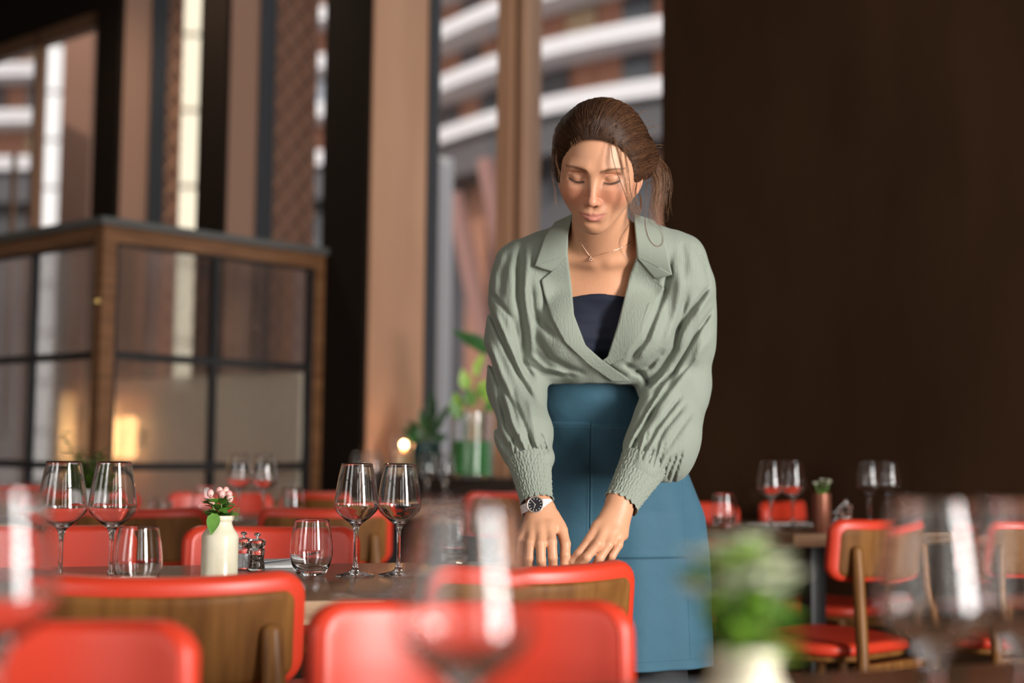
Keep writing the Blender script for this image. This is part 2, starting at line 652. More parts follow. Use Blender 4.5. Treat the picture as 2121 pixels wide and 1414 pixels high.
# pale booth wall, bench and lamp behind the partition
M['booth'] = mat('pale_booth_wall', (.55, .47, .38), .8)
struct(MB().gbox(-1.95, -.02, -.10, -.04, .0, 1.36), 'wall_booth', 'booth')
bc = thing('booth_bench', G(-1.0, -.35), -YAW, 'dark booth bench behind the glazed partition', 'bench')
MB().box((-.85, -.22, 0), (.85, .22, .40)).build('base', M['wood_frame'], bc)
MB().box((-.85, -.24, .40), (.85, .22, .48)).build('cushion', M['red'], bc, bevel=.02)
wl = thing('wall_lamp', G(-1.62, -.12, 1.02), -YAW, 'small warm wall lamp glowing behind the left partition panes', 'lamp')
MB().box((-.04, .0, -.05), (.04, .02, .05)).build('bracket', M['blackmetal'], wl)
MB().lathe([(.035, -.12), (.05, -.10), (.05, .10), (.035, .12)], 24, (0, -.07, 0)).build('lamp_shade', emis('lamp_glow', (1, .55, .22), 5), wl, True)
bl_ = bpy.data.lights.new('booth_light', 'AREA')  # fill light under an unseen hanging lamp, added to brighten the reeded panes
bl_.shape = 'DISK'
bl_.size = .5
bl_.energy = 45
bl_.color = (1, .86, .68)
bo_ = bpy.data.objects.new('booth_light', bl_)
COL.objects.link(bo_)
pl_ = thing('pendant_lamp', G(-.9, -.62, 3.85), 0, 'black pendant lamp over the booth, above the partition', 'lamp')
MB().lathe([(.02, .16), (.10, .14), (.27, .02), (.28, .0), (.265, .0), (.09, .125), (0, .13)], 32).build('lamp_shade', M['blackmetal'], pl_, True, 40)
MB().tube([(0, 0, .15), (0, 0, 1.15)], .006, 6).build('cord', M['blackmetal'], pl_)
bo_.parent = pl_
bo_.location = (0, 0, .06)
kn = MB().sphere(G(.02, NR - .05, 1.62) - PO, .02)
kn.build('latch', mat('brass', (.6, .4, .15), .3, 1.0), part, True)

# ================================================================== outside
M['white_band'] = mat('white_render', (.62, .60, .61), .6)
M['brick'] = noise_col(mat('brick_wall', (.30, .13, .08), .9), (.25, .105, .065), (.36, .17, .11), nscale=3)
M['farglass'] = mat('dark_far_glass', (.05, .055, .065), .15)
M['far_pale'] = mat('pale_blind', (.55, .60, .66), .5)
M['far_tan'] = mat('tan_panel', (.36, .25, .15), .7)
M['far_grey'] = mat('grey_render', (.075, .07, .075), .8)
M['paving'] = noise_col(mat('street_paving', (.2, .19, .18), .9), (.16, .15, .145), (.24, .23, .22), nscale=.6)
_g = MB().box((-140, -60, -.6), (140, 160, -.5)).build('street_ground', M['paving'])
_g['kind'] = 'structure'

ARC = [(-900, 96), (-300, 92), (0, 90), (300, 89), (600, 88), (760, 86), (885, 82), (960, 78), (1050, 74.8), (1115, 73.2), (1240, 70.6), (1370, 68.6), (1500, 67), (1750, 65), (2100, 63)]
ap_ = [((px - 1060.5) / FPX * d, d) for px, d in ARC]
arc = []
for (x0, y0), (x1, y1) in zip(ap_[:-1], ap_[1:]):
    n_ = max(1, int(math.hypot(x1 - x0, y1 - y0) / 1.6))
    arc += [Vector((x0 + (x1 - x0) * i / n_, y0 + (y1 - y0) * i / n_, 0)) for i in range(n_)]
arc.append(Vector((*ap_[-1], 0)))
for _ in range(3):
    arc = [arc[0]] + [(arc[i - 1] + arc[i] * 2 + arc[i + 1]) / 4 for i in range(1, len(arc) - 1)] + [arc[-1]]


def ribbon(off0, off1, z0, z1, i0=0, i1=None):
    """solid strip following the curved facade; off = metres towards us"""
    pts = arc[i0:(i1 + 1 if i1 is not None else None)]
    m_ = MB()
    vs, fs = [], []
    for i, p in enumerate(pts):
        t_ = (pts[min(i + 1, len(pts) - 1)] - pts[max(i - 1, 0)]).normalized()
        nn = Vector((t_.y, -t_.x, 0))
        for o_, z_ in ((off0, z0), (off1, z0), (off1, z1), (off0, z1)):
            vs.append(p + nn * o_ + Vector((0, 0, z_)))
    for i in range(len(pts) - 1):
        for k in range(4):
            a_, b_ = i * 4 + k, i * 4 + (k + 1) % 4
            fs.append((a_, b_, b_ + 4, a_ + 4))
    fs += [(3, 2, 1, 0), tuple((len(pts) - 1) * 4 + k for k in range(4))]
    return m_.add(vs, fs)


bld = thing('curved_building', (0, 0, -.5), 0, 'curved apartment block with white balcony bands seen through the tall windows', 'building')
BO = Vector((0, 0, -.5))


def bb(m_, name, material, parent=bld, **kw):
    m_.v = [tuple(Vector(v) - BO) for v in m_.v]
    return m_.build(name, M[material], parent, **kw)


Z1 = 18.4
bb(ribbon(-6, -2.2, Z1 - .4, Z1 + 22), 'wall', 'brick')
bb(ribbon(-6, -3.2, -.5, Z1 - .4), 'wall', 'far_grey')
for k in range(0, 7):
    z = Z1 + 3.05 * k
    b1 = bb(ribbon(-2.2, 0, z - .15, z + .25), 'balcony_slab', 'white_band')
    bb(ribbon(-.10, .12, z + .34, z + .72), 'balcony_band', 'white_band', b1)
    bb(ribbon(-.05, .18, z - .16, z + .26), 'balcony_edge', 'white_band', b1)
bb(ribbon(-3.2, -.3, Z1 - 2.2, Z1 - .35), 'soffit_band', 'far_grey')
NA = len(arc)
rr = random.Random(5)
for k in range(0, 6):
    z = Z1 + 3.05 * k + .3
    i = rr.randint(0, 1)
    while i < NA - 3:
        L2 = rr.choice([1, 1, 2])
        kind = rr.choice(['farglass', 'farglass', 'farglass', 'far_pale', 'far_tan', 'far_grey'])
        wdw = bb(ribbon(-2.2, -2.1, z + .1, z + 2.5, i, i + L2), 'window', 'frame_dark')
        bb(ribbon(-2.1, -2.05, z + .25, z + 2.4, i, i + L2), 'pane', kind, wdw)
        i += L2 + rr.choice([1, 1, 2])
# tall lower storeys: dark glass between slim posts
i = 0
while i < NA - 4:
    bb(ribbon(-3.1, -3.0, -.2, Z1 - 2.4, i, i + 3), 'shop_window', 'farglass')
    bb(ribbon(-3.2, -2.7, -.4, Z1 - 2.3, i + 3, i + 4), 'pier', 'far_grey' if (i // 4) % 2 else 'brick')
    i += 4


def outcol(name, p0, p1, r, material, label, cat, group=None):
    p0, p1 = Vector(p0), Vector(p1)
    e = thing(name, p0, 0, label, cat, group)
    MB().tube([Vector((0, 0, 0)), p1 - p0], r, 14).build('shaft', M[material], e, True, 40)
    MB().box((-r * 1.5, -r * 1.5, 0), (r * 1.5, r * 1.5, r * .5)).build('base', M[material], e)
    return e


c0 = W(913, 330, 11.5)
outcol('white_column', (c0.x, c0.y, -.5), (c0.x, c0.y, c0.z), .105, 'white_band', 'pale round column outside the big window left of the mullion', 'column')
M['terra'] = mat('terracotta_steel', (.26, .13, .11), .7)
for k, (a, b, lb) in enumerate([((1062, 640), (1005, 330), 'pinkish slanted strut outside rising beside the mullion'), ((985, 620), (940, 400), 'pinkish slanted strut outside behind the pale column')]):
    p, q = W(a[0], a[1], 24), W(b[0], b[1], 24)
    dd = (p - q)
    foot = p + dd * ((p.z + .5) / (q.z - p.z))
    outcol('slanted_strut', foot, q, .16, 'terra', lb, 'strut')
M['cream_tower'] = mat('cream_stone', (.86, .78, .60), .7)
M['segment'] = mat('white_panel', (.84, .82, .82), .6)


def tower(px0, px1, d, h, material, label, seg):
    xa, xb = (px0 - 1060.5) / FPX * d, (px1 - 1060.5) / FPX * d
    e = thing('tower', ((xa + xb) / 2, d, -.5), 0, label, 'building')
    w_ = (xb - xa) / 2
    z = 0
    while z < h:
        MB().box((-w_, 0, z), (w_, 3, z + seg - .12)).build('panel', M[material], e)
        MB().box((-w_ * .96, .15, z + seg - .12), (w_ * .96, 3, z + seg)).build('joint', M['far_grey'], e)
        z += seg
    return e


tower(352, 400, 40, 16, 'cream_tower', 'sunlit cream stone tower seen through the narrow window above the partition', 2.2)
tower(68, 106, 55, 20, 'segment', 'white panelled tower seen through the door glass at the far left', 1.9)
tower(108, 170, 13.5, 6.5, 'pier', 'brown clad pier outside behind the glass door', 3.4)

# ================================================================== the waitress
# ---- signed distance helpers (numpy, points as (N,3))
f32 = np.float32


def A3(v):
    return np.array(tuple(v), f32)


def s_cap(a, b, ra, rb=None):
    a, b = A3(a), A3(b)
    rb = ra if rb is None else rb
    ba = b - a
    L = float(ba @ ba) + 1e-12
    lo = np.minimum(a - ra, b - rb)
    hi = np.maximum(a + ra, b + rb)

    def f(p):
        t = np.clip(((p - a) @ ba) / L, 0, 1)
        q = p - a - t[:, None] * ba
        return np.sqrt((q * q).sum(1)) - (ra + (rb - ra) * t)
    return f, lo, hi


def s_ell(c, r, R=None):
    c, r = A3(c), A3(r)
    Rm = None if R is None else np.array(R, f32)
    e = float(r.max())

    def f(p):
        q = p - c
        if Rm is not None:
            q = q @ Rm
        k0 = np.sqrt(((q / r) ** 2).sum(1))
        k1 = np.sqrt(((q / (r * r)) ** 2).sum(1)) + 1e-9
        return k0 * (k0 - 1) / k1
    return f, c - e, c + e


class Field:
    def __init__(self):
        self.ops = []

    def add(self, prim, k=.01, op='u', m=.03):
        f, lo, hi = prim
        self.ops.append((f, lo - m - k, hi + m + k, k, op))
        return self

    def __call__(self, p, cull=True):
        d = np.full(len(p), 1.0, f32)
        for f, lo, hi, k, op in self.ops:
            if cull:
                idx = np.nonzero(((p > lo) & (p < hi)).all(1))[0]
                if not len(idx):
                    continue
                q, cur = p[idx], d[idx]
            else:
                q, cur = p, d
            v = f(q)
            if op == 'u':
                h = np.clip(.5 + .5 * (cur - v) / k, 0, 1)
                r = cur * (1 - h) + v * h - k * h * (1 - h)
            elif op == 's':
                v = -v
                h = np.clip(.5 + .5 * (v - cur) / k, 0, 1)
                r = cur * (1 - h) + v * h + k * h * (1 - h)
            else:                       # 'd': displacement, added to the distance
                r = cur + v
            if cull:
                d[idx] = r
            else:
                d = r
        return d


def isosurf(f, xs, ys, zs, B=8, chunk=300):
    """surface nets on a (non uniform) grid, refined only in the blocks the surface crosses"""
    ax = []
    for a in (xs, ys, zs):
        a = np.asarray(a, np.float64)
        n = -(-(len(a) - 1) // B) * B + 1
        st = a[-1] - a[-2]
        a = np.concatenate([a, a[-1] + st * np.arange(1, n - len(a) + 1)])
        ax.append(a.astype(f32))
    X, Y, Z = ax
    nb = [(len(a) - 1) // B for a in ax]
    cx, cyy, cz = X[::B], Y[::B], Z[::B]
    P = np.stack(np.meshgrid(cx, cyy, cz, indexing='ij'), -1).reshape(-1, 3)
    C = f(P, False).reshape(len(cx), len(cyy), len(cz))
    mn = np.full(nb, 9., f32)
    for i in (0, 1):
        for j in (0, 1):
            for k in (0, 1):
                mn = np.minimum(mn, np.abs(C[i:i + nb[0], j:j + nb[1], k:k + nb[2]]))
    dg = np.sqrt(np.diff(cx)[:, None, None] ** 2 + np.diff(cyy)[None, :, None] ** 2 + np.diff(cz)[None, None, :] ** 2)
    act = np.argwhere(mn < dg * 1.0)
    NY, NZ = len(Y), len(Z)
    keys, verts, edges = [], [], []
    g = np.arange(B + 1)
    offs = [(i, j, k) for i in (0, 1) for j in (0, 1) for k in (0, 1)]
    eds = [(a, b) for a in range(8) for b in range(a + 1, 8) if sum(abs(x - y) for x, y in zip(offs[a], offs[b])) == 1]
    for c0 in range(0, len(act), chunk):
        blk = act[c0:c0 + chunk]
        m = len(blk)
        ix = blk[:, 0:1] * B + g
        iy = blk[:, 1:2] * B + g
        iz = blk[:, 2:3] * B + g
        PX = np.broadcast_to(X[ix][:, :, None, None], (m, B + 1, B + 1, B + 1))
        PY = np.broadcast_to(Y[iy][:, None, :, None], (m, B + 1, B + 1, B + 1))
        PZ = np.broadcast_to(Z[iz][:, None, None, :], (m, B + 1, B + 1, B + 1))
        pts = np.stack([PX.ravel(), PY.ravel(), PZ.ravel()], -1)
        V = f(pts).reshape(m, B + 1, B + 1, B + 1)
        ins = V < 0
        cs = [V[:, i:i + B, j:j + B, k:k + B] for i, j, k in offs]
        cnt = sum((c < 0).astype(np.int8) for c in cs)
        mix = (cnt > 0) & (cnt < 8)
        b_, i_, j_, k_ = np.nonzero(mix)
        if not len(b_):
            continue
        gi, gj, gk = ix[b_, i_], iy[b_, j_], iz[b_, k_]
        vals = np.stack([c[mix] for c in cs], 1)
        acc = np.zeros((len(b_), 3), f32)
        num = np.zeros(len(b_), f32)
        O = np.array(offs, f32)
        for a, b in eds:
            va, vb = vals[:, a], vals[:, b]
            w = (va < 0) != (vb < 0)
            t = np.where(w, va / np.where(w, va - vb, 1), 0)
            acc += np.where(w[:, None], O[a] + t[:, None] * (O[b] - O[a]), 0)
            num += w
        acc /= num[:, None]
        wx = X[gi] + acc[:, 0] * (X[gi + 1] - X[gi])
        wy = Y[gj] + acc[:, 1] * (Y[gj + 1] - Y[gj])
        wz = Z[gk] + acc[:, 2] * (Z[gk + 1] - Z[gk])
        keys.append((gi.astype(np.int64) * NY + gj) * NZ + gk)
        verts.append(np.stack([wx, wy, wz], 1))
        for axn in range(3):
            sl = [slice(0, B)] * 3
            sh = list(sl)
            sh[axn] = slice(1, B + 1)
            a_, c_ = ins[(slice(None), *sl)], ins[(slice(None), *sh)]
            b2, i2, j2, k2 = np.nonzero(a_ != c_)
            edges.append(np.stack([np.full(len(b2), axn), ix[b2, i2], iy[b2, j2], iz[b2, k2], a_[b2, i2, j2, k2]], 1))
    K = np.concatenate(keys)
    V = np.concatenate(verts)
    o = np.argsort(K)
    K, V = K[o], V[o]
    E = np.concatenate(edges).astype(np.int64)
    Q = []
    for axn in range(3):
        e = E[E[:, 0] == axn]
        u, v = [(1, 2), (2, 0), (0, 1)][axn]
        quad = []
        for du, dv in ((-1, -1), (0, -1), (0, 0), (-1, 0)):
            c = e[:, 1:4].copy()
            c[:, u] += du
            c[:, v] += dv
            key = (c[:, 0] * NY + c[:, 1]) * NZ + c[:, 2]
            pos = np.clip(np.searchsorted(K, key), 0, len(K) - 1)
            quad.append(np.where(K[pos] == key, pos, -1))
        q = np.stack(quad, 1)
        fl = e[:, 4] == 0
        q[fl] = q[fl][:, ::-1]
        Q.append(q[(q >= 0).all(1)])
    Q = np.concatenate(Q)
    return V, Q


def grid_axis(spans):
    """[(start, step), (next, step), ..., (end,)] -> coordinates"""
    out = []
    for (a, s), nx in zip(spans[:-1], spans[1:]):
        n = max(1, int(round((nx[0] - a) / s)))
        out += [a + (nx[0] - a) * i / n for i in range(n)]
    out.append(spans[-1][0])
    return np.array(out)


def grid_box(lo, hi, st):
    return [np.arange(lo[i], hi[i] + st, st) for i in range(3)]


def vcol(o, cols, name='skin'):
    a = o.data.color_attributes.new(name, 'FLOAT_COLOR', 'POINT')
    c = np.ones((len(cols), 4), f32)
    c[:, :3] = cols
    a.data.foreach_set('color', c.ravel())


def px_xz(px, py, d):
    v = W(px, py, d)
    return (v.x, v.z)


def poly_sdf(poly, x, z):
    """signed distance to a 2-D polygon, negative inside"""
    P = np.array(poly, f32)
    d = np.full(x.shape, 1e9, f32)
    s = np.ones(x.shape, f32)
    n = len(P)
    for i in range(n):
        a, b = P[i], P[i - 1]
        e = b - a
        wx, wz = x - a[0], z - a[1]
        t = np.clip((wx * e[0] + wz * e[1]) / (e @ e), 0, 1)
        bx, bz = wx - e[0] * t, wz - e[1] * t
        d = np.minimum(d, bx * bx + bz * bz)
        c1, c2, c3 = z >= a[1], z < b[1], e[0] * wz > e[1] * wx
        flip = (c1 & c2 & c3) | (~c1 & ~c2 & ~c3)
        s = np.where(flip, -s, s)
    return s * np.sqrt(d)


def line_dist(pl, x, z):
    """distance to a polyline in x,z and the position 0..1 along it"""
    P = np.array(pl, f32)
    d = np.full(x.shape, 1e9, f32)
    tt = np.zeros(x.shape, f32)
    n = len(P) - 1
    for i in range(n):
        a, e = P[i], P[i + 1] - P[i]
        wx, wz = x - a[0], z - a[1]
        t = np.clip((wx * e[0] + wz * e[1]) / (e @ e + 1e-12), 0, 1)
        q = (wx - e[0] * t) ** 2 + (wz - e[1] * t) ** 2
        w = q < d
        d = np.where(w, q, d)
        tt = np.where(w, (i + t) / n, tt)
    return np.sqrt(d), tt


# ---- head frame
HEAD_C = W(1241, 352, 2.745)              # centre of the skull, at eye level
_hp, _hy, _hr = math.radians(24), math.radians(-9), math.radians(4)
HR = (Matrix.Rotation(_hy, 3, 'Z') @ Matrix.Rotation(_hr, 3, 'Y') @ Matrix.Rotation(_hp, 3, 'X'))
HRn = np.array(HR, f32)


def Hd(x, y, z):
    return HEAD_C + HR @ Vector((x, y, z))


def to_head(p):
    return (p - A3(HEAD_C)) @ HRn


def hell(c, r, rot=None):
    Rm = HR if rot is None else HR @ rot
    return s_ell(Hd(*c), r, [list(x) for x in Rm])


def hcap(a, b, ra, rb=None):
    return s_cap(Hd(*a), Hd(*b), ra, rb)


def RX(a):
    return Matrix.Rotation(math.radians(a), 3, 'X')


def RZ(a):
    return Matrix.Rotation(math.radians(a), 3, 'Z')


def RY(a):
    return Matrix.Rotation(math.radians(a), 3, 'Y')


body = Field()
B_ = body.add
# skull and face masses (x: picture right, y: towards the back, z: up; eyes at z=0)
B_(hell((0, .012, .032), (.0755, .096, .086)), .01)
B_(hell((0, -.030, .008), (.066, .058, .066)), .02)
B_(hell((0, -.036, -.044), (.0465, .048, .052)), .03)
B_(hell((0, -.063, -.090), (.019, .023, .021)), .028)
for sx in (-1, 1):
    B_(hell((sx * .038, -.046, -.026), (.030, .033, .034)), .022)        # cheek
    B_(hcap((sx * .056, -.002, -.035), (sx * .014, -.056, -.088), .020, .013), .025)   # jaw line
    B_(hcap((sx * .012, -.083, .020), (sx * .044, -.069, .021), .0075, .007), .016)     # brow
for sx in (-1, 1):
    B_(hell((sx * .0320, -.0905, .003), (.0190, .016, .0120)), .014, 's')     # socket
    B_(hell((sx * .0320, -.0675, .0025), (.0160, .0150, .0125)), .005)        # lid over the eyeball
    # downcast upper lid ends in a shallow crease above and the lash line below
    B_(hcap((sx * .0190, -.0805, .0112), (sx * .0465, -.0735, .0112), .0010), .003, 's')
    B_(hcap((sx * .019, -.0815, -.0052), (sx * .046, -.0745, -.0035), .0010), .002, 's')
    B_(hcap((sx * .020, -.0795, -.0100), (sx * .045, -.0735, -.0085), .003), .006)      # lower lid
# nose
B_(hcap((0, -.0835, .012), (0, -.1020, -.036), .0068, .0074), .012)
B_(hell((0, -.1030, -.0395), (.0088, .0092, .0080)), .007)
for sx in (-1, 1):
    B_(hell((sx * .0102, -.0925, -.0425), (.0060, .0085, .0062)), .005)
    B_(hell((sx * .0055, -.0985, -.0480), (.0028, .0042, .0020)), .002, 's')   # nostril
# mouth
B_(hell((.001, -.0775, -.0640), (.026, .016, .020)), .014)
B_(hcap((0, -.0945, -.0520), (0, -.0950, -.0560), .0018), .004, 's')         # philtrum
for sx in (-1, 1):
    B_(hcap((sx * .0045, -.0925, -.0640), (sx * .0235, -.0835, -.0640), .0030, .0012), .0035)
    B_(hcap((sx * .003, -.0912, -.0745), (sx * .0180, -.0850, -.0705), .0054, .0022), .0035)
B_(hcap((-.0275, -.0860, -.0640), (0, -.0990, -.0685), .0009), .0016, 's')
B_(hcap((0, -.0990, -.0685), (.0275, -.0860, -.0640), .0009), .0016, 's')
B_(hcap((-.010, -.0905, -.0850), (.010, -.0905, -.0850), .0035), .008, 's')   # under the lip
# ears
for sx in (-1, 1):
    B_(hell((sx * .0760, .012, -.016), (.0075, .017, .026), RZ(-sx * 20) @ RX(-8)), .006)
    B_(hell((sx * .0830, .008, -.012), (.0060, .010, .016), RZ(-sx * 20)), .004, 's')
    B_(hell((sx * .0735, .002, -.036), (.0058, .008, .008)), .005)

# neck, chest
NB = W(1246, 545, 2.90)                    # pit of the neck, inside
B_(s_cap(Hd(0, .022, -.045), NB + Vector((0, .045, -.01)), .054, .060), .025)
SHL, SHR = W(1072, 572, 2.93), W(1424, 566, 2.93)
CH = W(1244, 640, 2.99)
B_(s_cap(NB + Vector((-.015, .06, -.01)), SHL + Vector((.02, 0, -.01)), .046, .044), .04)
B_(s_cap(NB + Vector((.015, .06, -.01)), SHR + Vector((-.02, 0, -.01)), .046, .044), .04)
B_(s_ell(CH, (.140, .096, .160)), .05)
B_(s_cap(W(1226, 500, 2.905), W(1130, 545, 2.93), .051, .046), .03)
B_(s_cap(W(1276, 500, 2.905), W(1370, 541, 2.93), .051, .046), .03)
B_(s_cap(W(1225, 540, 2.862), W(1100, 528, 2.90), .0085), .018)            # collar bones
B_(s_cap(W(1262, 540, 2.862), W(1390, 524, 2.90), .0085), .018)
for sx in (-1, 1):
    B_(s_ell(CH + Vector((sx * .068, -.066, -.062)), (.062, .056, .058)), .03)
WAIST = W(1226, 815, 3.10)
HIP = W(1268, 1050, 3.16)
B_(s_cap(CH + Vector((0, .05, -.08)), WAIST + Vector((0, .02, 0)), .080, .088), .04)
B_(s_ell(HIP, (.165, .105, .14)), .06)
# legs down to the floor (black trousers cover them)
LEGX = ((-.085, -.02), (.085, .02))
for sx, kx in LEGX:
    hip = HIP + Vector((sx, 0, -.04))
    knee = Vector((hip.x + kx * .5, HIP.y - .02, .48))
    ank = Vector((hip.x + kx, HIP.y + .03, .09))
    B_(s_cap(hip, knee, .078, .052), .03)
    B_(s_cap(knee, ank, .05, .033), .02)
    B_(s_cap(ank + Vector((0, .02, -.04)), ank + Vector((0, -.13, -.055)), .034, .028), .02)
# arms
ELL, ELR = W(1070, 800, 2.965), W(1412, 800, 2.965)
WRL, WRR = W(1116, 1046, 2.80), W(1283, 1036, 2.80)
for sh, el, wr in ((SHL, ELL, WRL), (SHR, ELR, WRR)):
    B_(s_cap(sh, el, .038, .032), .03)
    B_(s_cap(el, wr + (el - wr) * .12, .028, .0245), .02)
    B_(s_cap(wr + (el - wr) * .12, wr, .0255, .0245), .015)


# hands: palm plus five fingers, joints given by where they are seen and how far off they are
def hand(wr, palm, fingers, thumb):
    for (a, b, ra, rb) in palm:
        B_(s_cap(W(*a), W(*b), ra, rb), .013)
    for fg in fingers + [thumb]:
        pts = [W(*p[:3]) for p in fg]
        for i in range(len(pts) - 1):
            B_(s_cap(pts[i], pts[i + 1], fg[i][3] * (.9 if i == 0 else 1), fg[i + 1][3]), .009 if i == 0 else .003, m=.02)


hand(WRL,
     [((1113, 1052, 2.795), (1098, 1098, 2.765), .0200, .0120),
      ((1118, 1052, 2.795), (1118, 1096, 2.760), .0200, .0125),
      ((1126, 1054, 2.795), (1140, 1094, 2.762), .0190, .0125),
      ((1100, 1080, 2.785), (1088, 1104, 2.775), .0130, .0110),
      ((1136, 1062, 2.790), (1158, 1090, 2.775), .0150, .0120)],
     [[(1090, 1092, 2.772, .0098), (1080, 1118, 2.755, .0086), (1077, 1146, 2.752, .0080), (1077, 1166, 2.760, .0074), (1078, 1181, 2.772, .0064)],
      [(1104, 1092, 2.764, .0105), (1098, 1124, 2.738, .0093), (1096, 1156, 2.735, .0088), (1096, 1178, 2.748, .0080), (1098, 1192, 2.765, .0068)],
      [(1121, 1092, 2.758, .0108), (1120, 1126, 2.732, .0096), (1121, 1160, 2.728, .0090), (1123, 1182, 2.742, .0082), (1124, 1197, 2.760, .0069)],
      [(1139, 1090, 2.760, .0108), (1143, 1122, 2.736, .0097), (1145, 1154, 2.732, .0090), (1146, 1176, 2.745, .0082), (1147, 1190, 2.762, .0070)]],
     [(1146, 1070, 2.782, .0135), (1164, 1098, 2.766, .0110), (1171, 1126, 2.752, .0102), (1171, 1148, 2.745, .0098), (1169, 1166, 2.745, .0080)])
hand(WRR,
     [((1276, 1044, 2.795), (1240, 1092, 2.765), .0190, .0115),
      ((1283, 1046, 2.795), (1258, 1100, 2.760), .0200, .0120),
      ((1290, 1050, 2.795), (1277, 1102, 2.765), .0180, .0120),
      ((1292, 1064, 2.795), (1290, 1108, 2.778), .0140, .0110)],
     [[(1236, 1090, 2.764, .0105), (1220, 1118, 2.744, .0092), (1199, 1146, 2.738, .0086), (1186, 1162, 2.744, .0080), (1177, 1174, 2.754, .0068)],
      [(1252, 1096, 2.758, .0108), (1238, 1126, 2.732, .0095), (1215, 1154, 2.726, .0089), (1200, 1172, 2.736, .0082), (1190, 1186, 2.750, .0069)],
      [(1270, 1100, 2.762, .0106), (1260, 1128, 2.738, .0093), (1242, 1156, 2.732, .0087), (1230, 1176, 2.742, .0080), (1222, 1190, 2.756, .0068)],
      [(1287, 1102, 2.775, .0098), (1281, 1128, 2.754, .0086), (1267, 1152, 2.748, .0080), (1258, 1168, 2.756, .0074), (1250, 1180, 2.766, .0064)]],
     [(1262, 1062, 2.800, .0140), (1238, 1088, 2.795, .0112), (1222, 1116, 2.790, .0100), (1212, 1140, 2.788, .0096), (1206, 1160, 2.786, .0080)])


def body_f(p, cull=True):
    return body(p, cull)


hz0, hz1 = .735, .93
V, Q = isosurf(body_f, grid_axis([(-.14, .006), (-.02, .0025), (.27, .005), (.62,)]),
               grid_axis([(2.56, .0021), (2.80, .005), (3.34,)]),
               grid_axis([(-.01, .008), (.60, .006), (hz0, .0021), (hz1, .006), (1.24, .004), (1.375, .0019), (1.70,)]))
HEAD_ONLY = False


def blot(x, z, c, r, soft):
    return np.clip((1 - np.hypot((x - c[0]) / r[0], (z - c[1]) / r[1])) / soft + .5, 0, 1)


def skin_cols(V):
    L = to_head(V)
    x, y, z = L[:, 0], L[:, 1], L[:, 2]
    c = np.tile(np.array([.63, .318, .185], f32), (len(V), 1))

    def mix(w, col):
        w = w[:, None]
        c[:] = c * (1 - w) + np.array(col, f32) * w
    face = (y < -.02) & (z > -.13) & (z < .12) & (np.abs(x) < .09)
    fw = face.astype(f32)
    ax = np.abs(x)
    mix(.55 * fw * blot(ax, z, (.040, -.032), (.030, .024), 1.2), (.56, .195, .115))          # cheeks
    mix(.45 * fw * blot(x, z, (0, -.034), (.014, .018), 1.2), (.62, .25, .16))             # nose
    mix(.35 * fw * blot(ax, z, (.032, .008), (.020, .010), .8), (.40, .17, .10))           # lids
    # lips
    up = np.clip(ax / .0262, 0, 1)
    ztop = -.0610 - .0036 * up ** 2 - .0007 * np.exp(-(ax / .003) ** 2)
    zbot = -.0815 + .0160 * up ** 2.4
    lip = fw * (ax < .0265) * np.clip((ztop - z) / .0022, 0, 1) * np.clip((z - zbot) / .0026, 0, 1) * np.clip((.0265 - ax) / .003, 0, 1)
    mix(.75 * lip, (.55, .19, .16))
    zm = -.0685 + .0045 * np.clip(ax / .0265, 0, 1)
    mix(.85 * fw * np.clip(1 - np.abs(z - zm) / .0010, 0, 1) * (ax < .0275), (.20, .05, .04))
    # brows: soft arches
    t = np.clip((ax - .010) / .047, 0, 1)
    zb = .0165 + .0075 * np.sin(t * 2.1) - .0015 * t
    wb = (.0038 * (1 - .55 * t))
    bw = fw * (ax > .010) * (ax < .057) * np.clip(1.35 - np.abs(z - zb) / wb, 0, 1) * np.clip((ax - .010) / .004, .3, 1)
    mix(.75 * np.clip(bw, 0, 1), (.095, .042, .024))
    # lash line along the lower rim of the downcast upper lid
    u = np.clip((ax - .0175) / .030, 0, 1)
    zl = -.0042 - .0030 * np.sin(u * PI) + .0026 * u
    lw = fw * (ax > .0175) * (ax < .049) * np.clip(1.4 - np.abs(z - zl) / (.0010 + .0010 * u), 0, 1)
    mix(np.clip(lw, 0, 1), (.02, .010, .008))
    # nostrils
    mix(.8 * fw * blot(ax, z, (.0055, -.0480), (.0036, .0019), .6), (.12, .04, .03))
    # ears a little redder
    mix(.4 * (np.abs(x) > .072).astype(f32) * (np.abs(z) < .05), (.62, .24, .16))
    # hands: knuckles
    return c


person = thing('person', (HIP.x, HIP.y, 0), 0,
               'woman in sage green blouse and teal apron looking down with hands behind a chair', 'person')
P0 = np.array([HIP.x, HIP.y, 0], f32)
PV = Vector((HIP.x, HIP.y, 0))
m = mat('skin', (.6, .34, .22), .45, spec=.4, Subsurface_Weight=.12)
M['skin'] = m
m.node_tree.nodes['Principled BSDF'].inputs['Subsurface Radius'].default_value = (.012, .005, .003)
_nt = m.node_tree
_ca = _nt.nodes.new('ShaderNodeVertexColor')
_ca.layer_name = 'skin'
_fn = _nt.nodes.new('ShaderNodeTexNoise')
_fn.inputs['Scale'].default_value = 620
_fn.inputs['Detail'].default_value = 2
_tc = _nt.nodes.new('ShaderNodeTexCoord')
_nt.links.new(_tc.outputs['Object'], _fn.inputs[0])
_fr = _nt.nodes.new('ShaderNodeValToRGB')
_fr.color_ramp.elements[0].position = .60
_fr.color_ramp.elements[1].position = .72
_fr.color_ramp.elements[0].color = (1, 1, 1, 1)
_fr.color_ramp.elements[1].color = (.84, .70, .62, 1)
_mx = _nt.nodes.new('ShaderNodeMixRGB')
_mx.blend_type = 'MULTIPLY'
_mx.inputs[0].default_value = 1
_nt.links.new(_fn.outputs[0], _fr.inputs[0])
_nt.links.new(_ca.outputs[0], _mx.inputs[1])
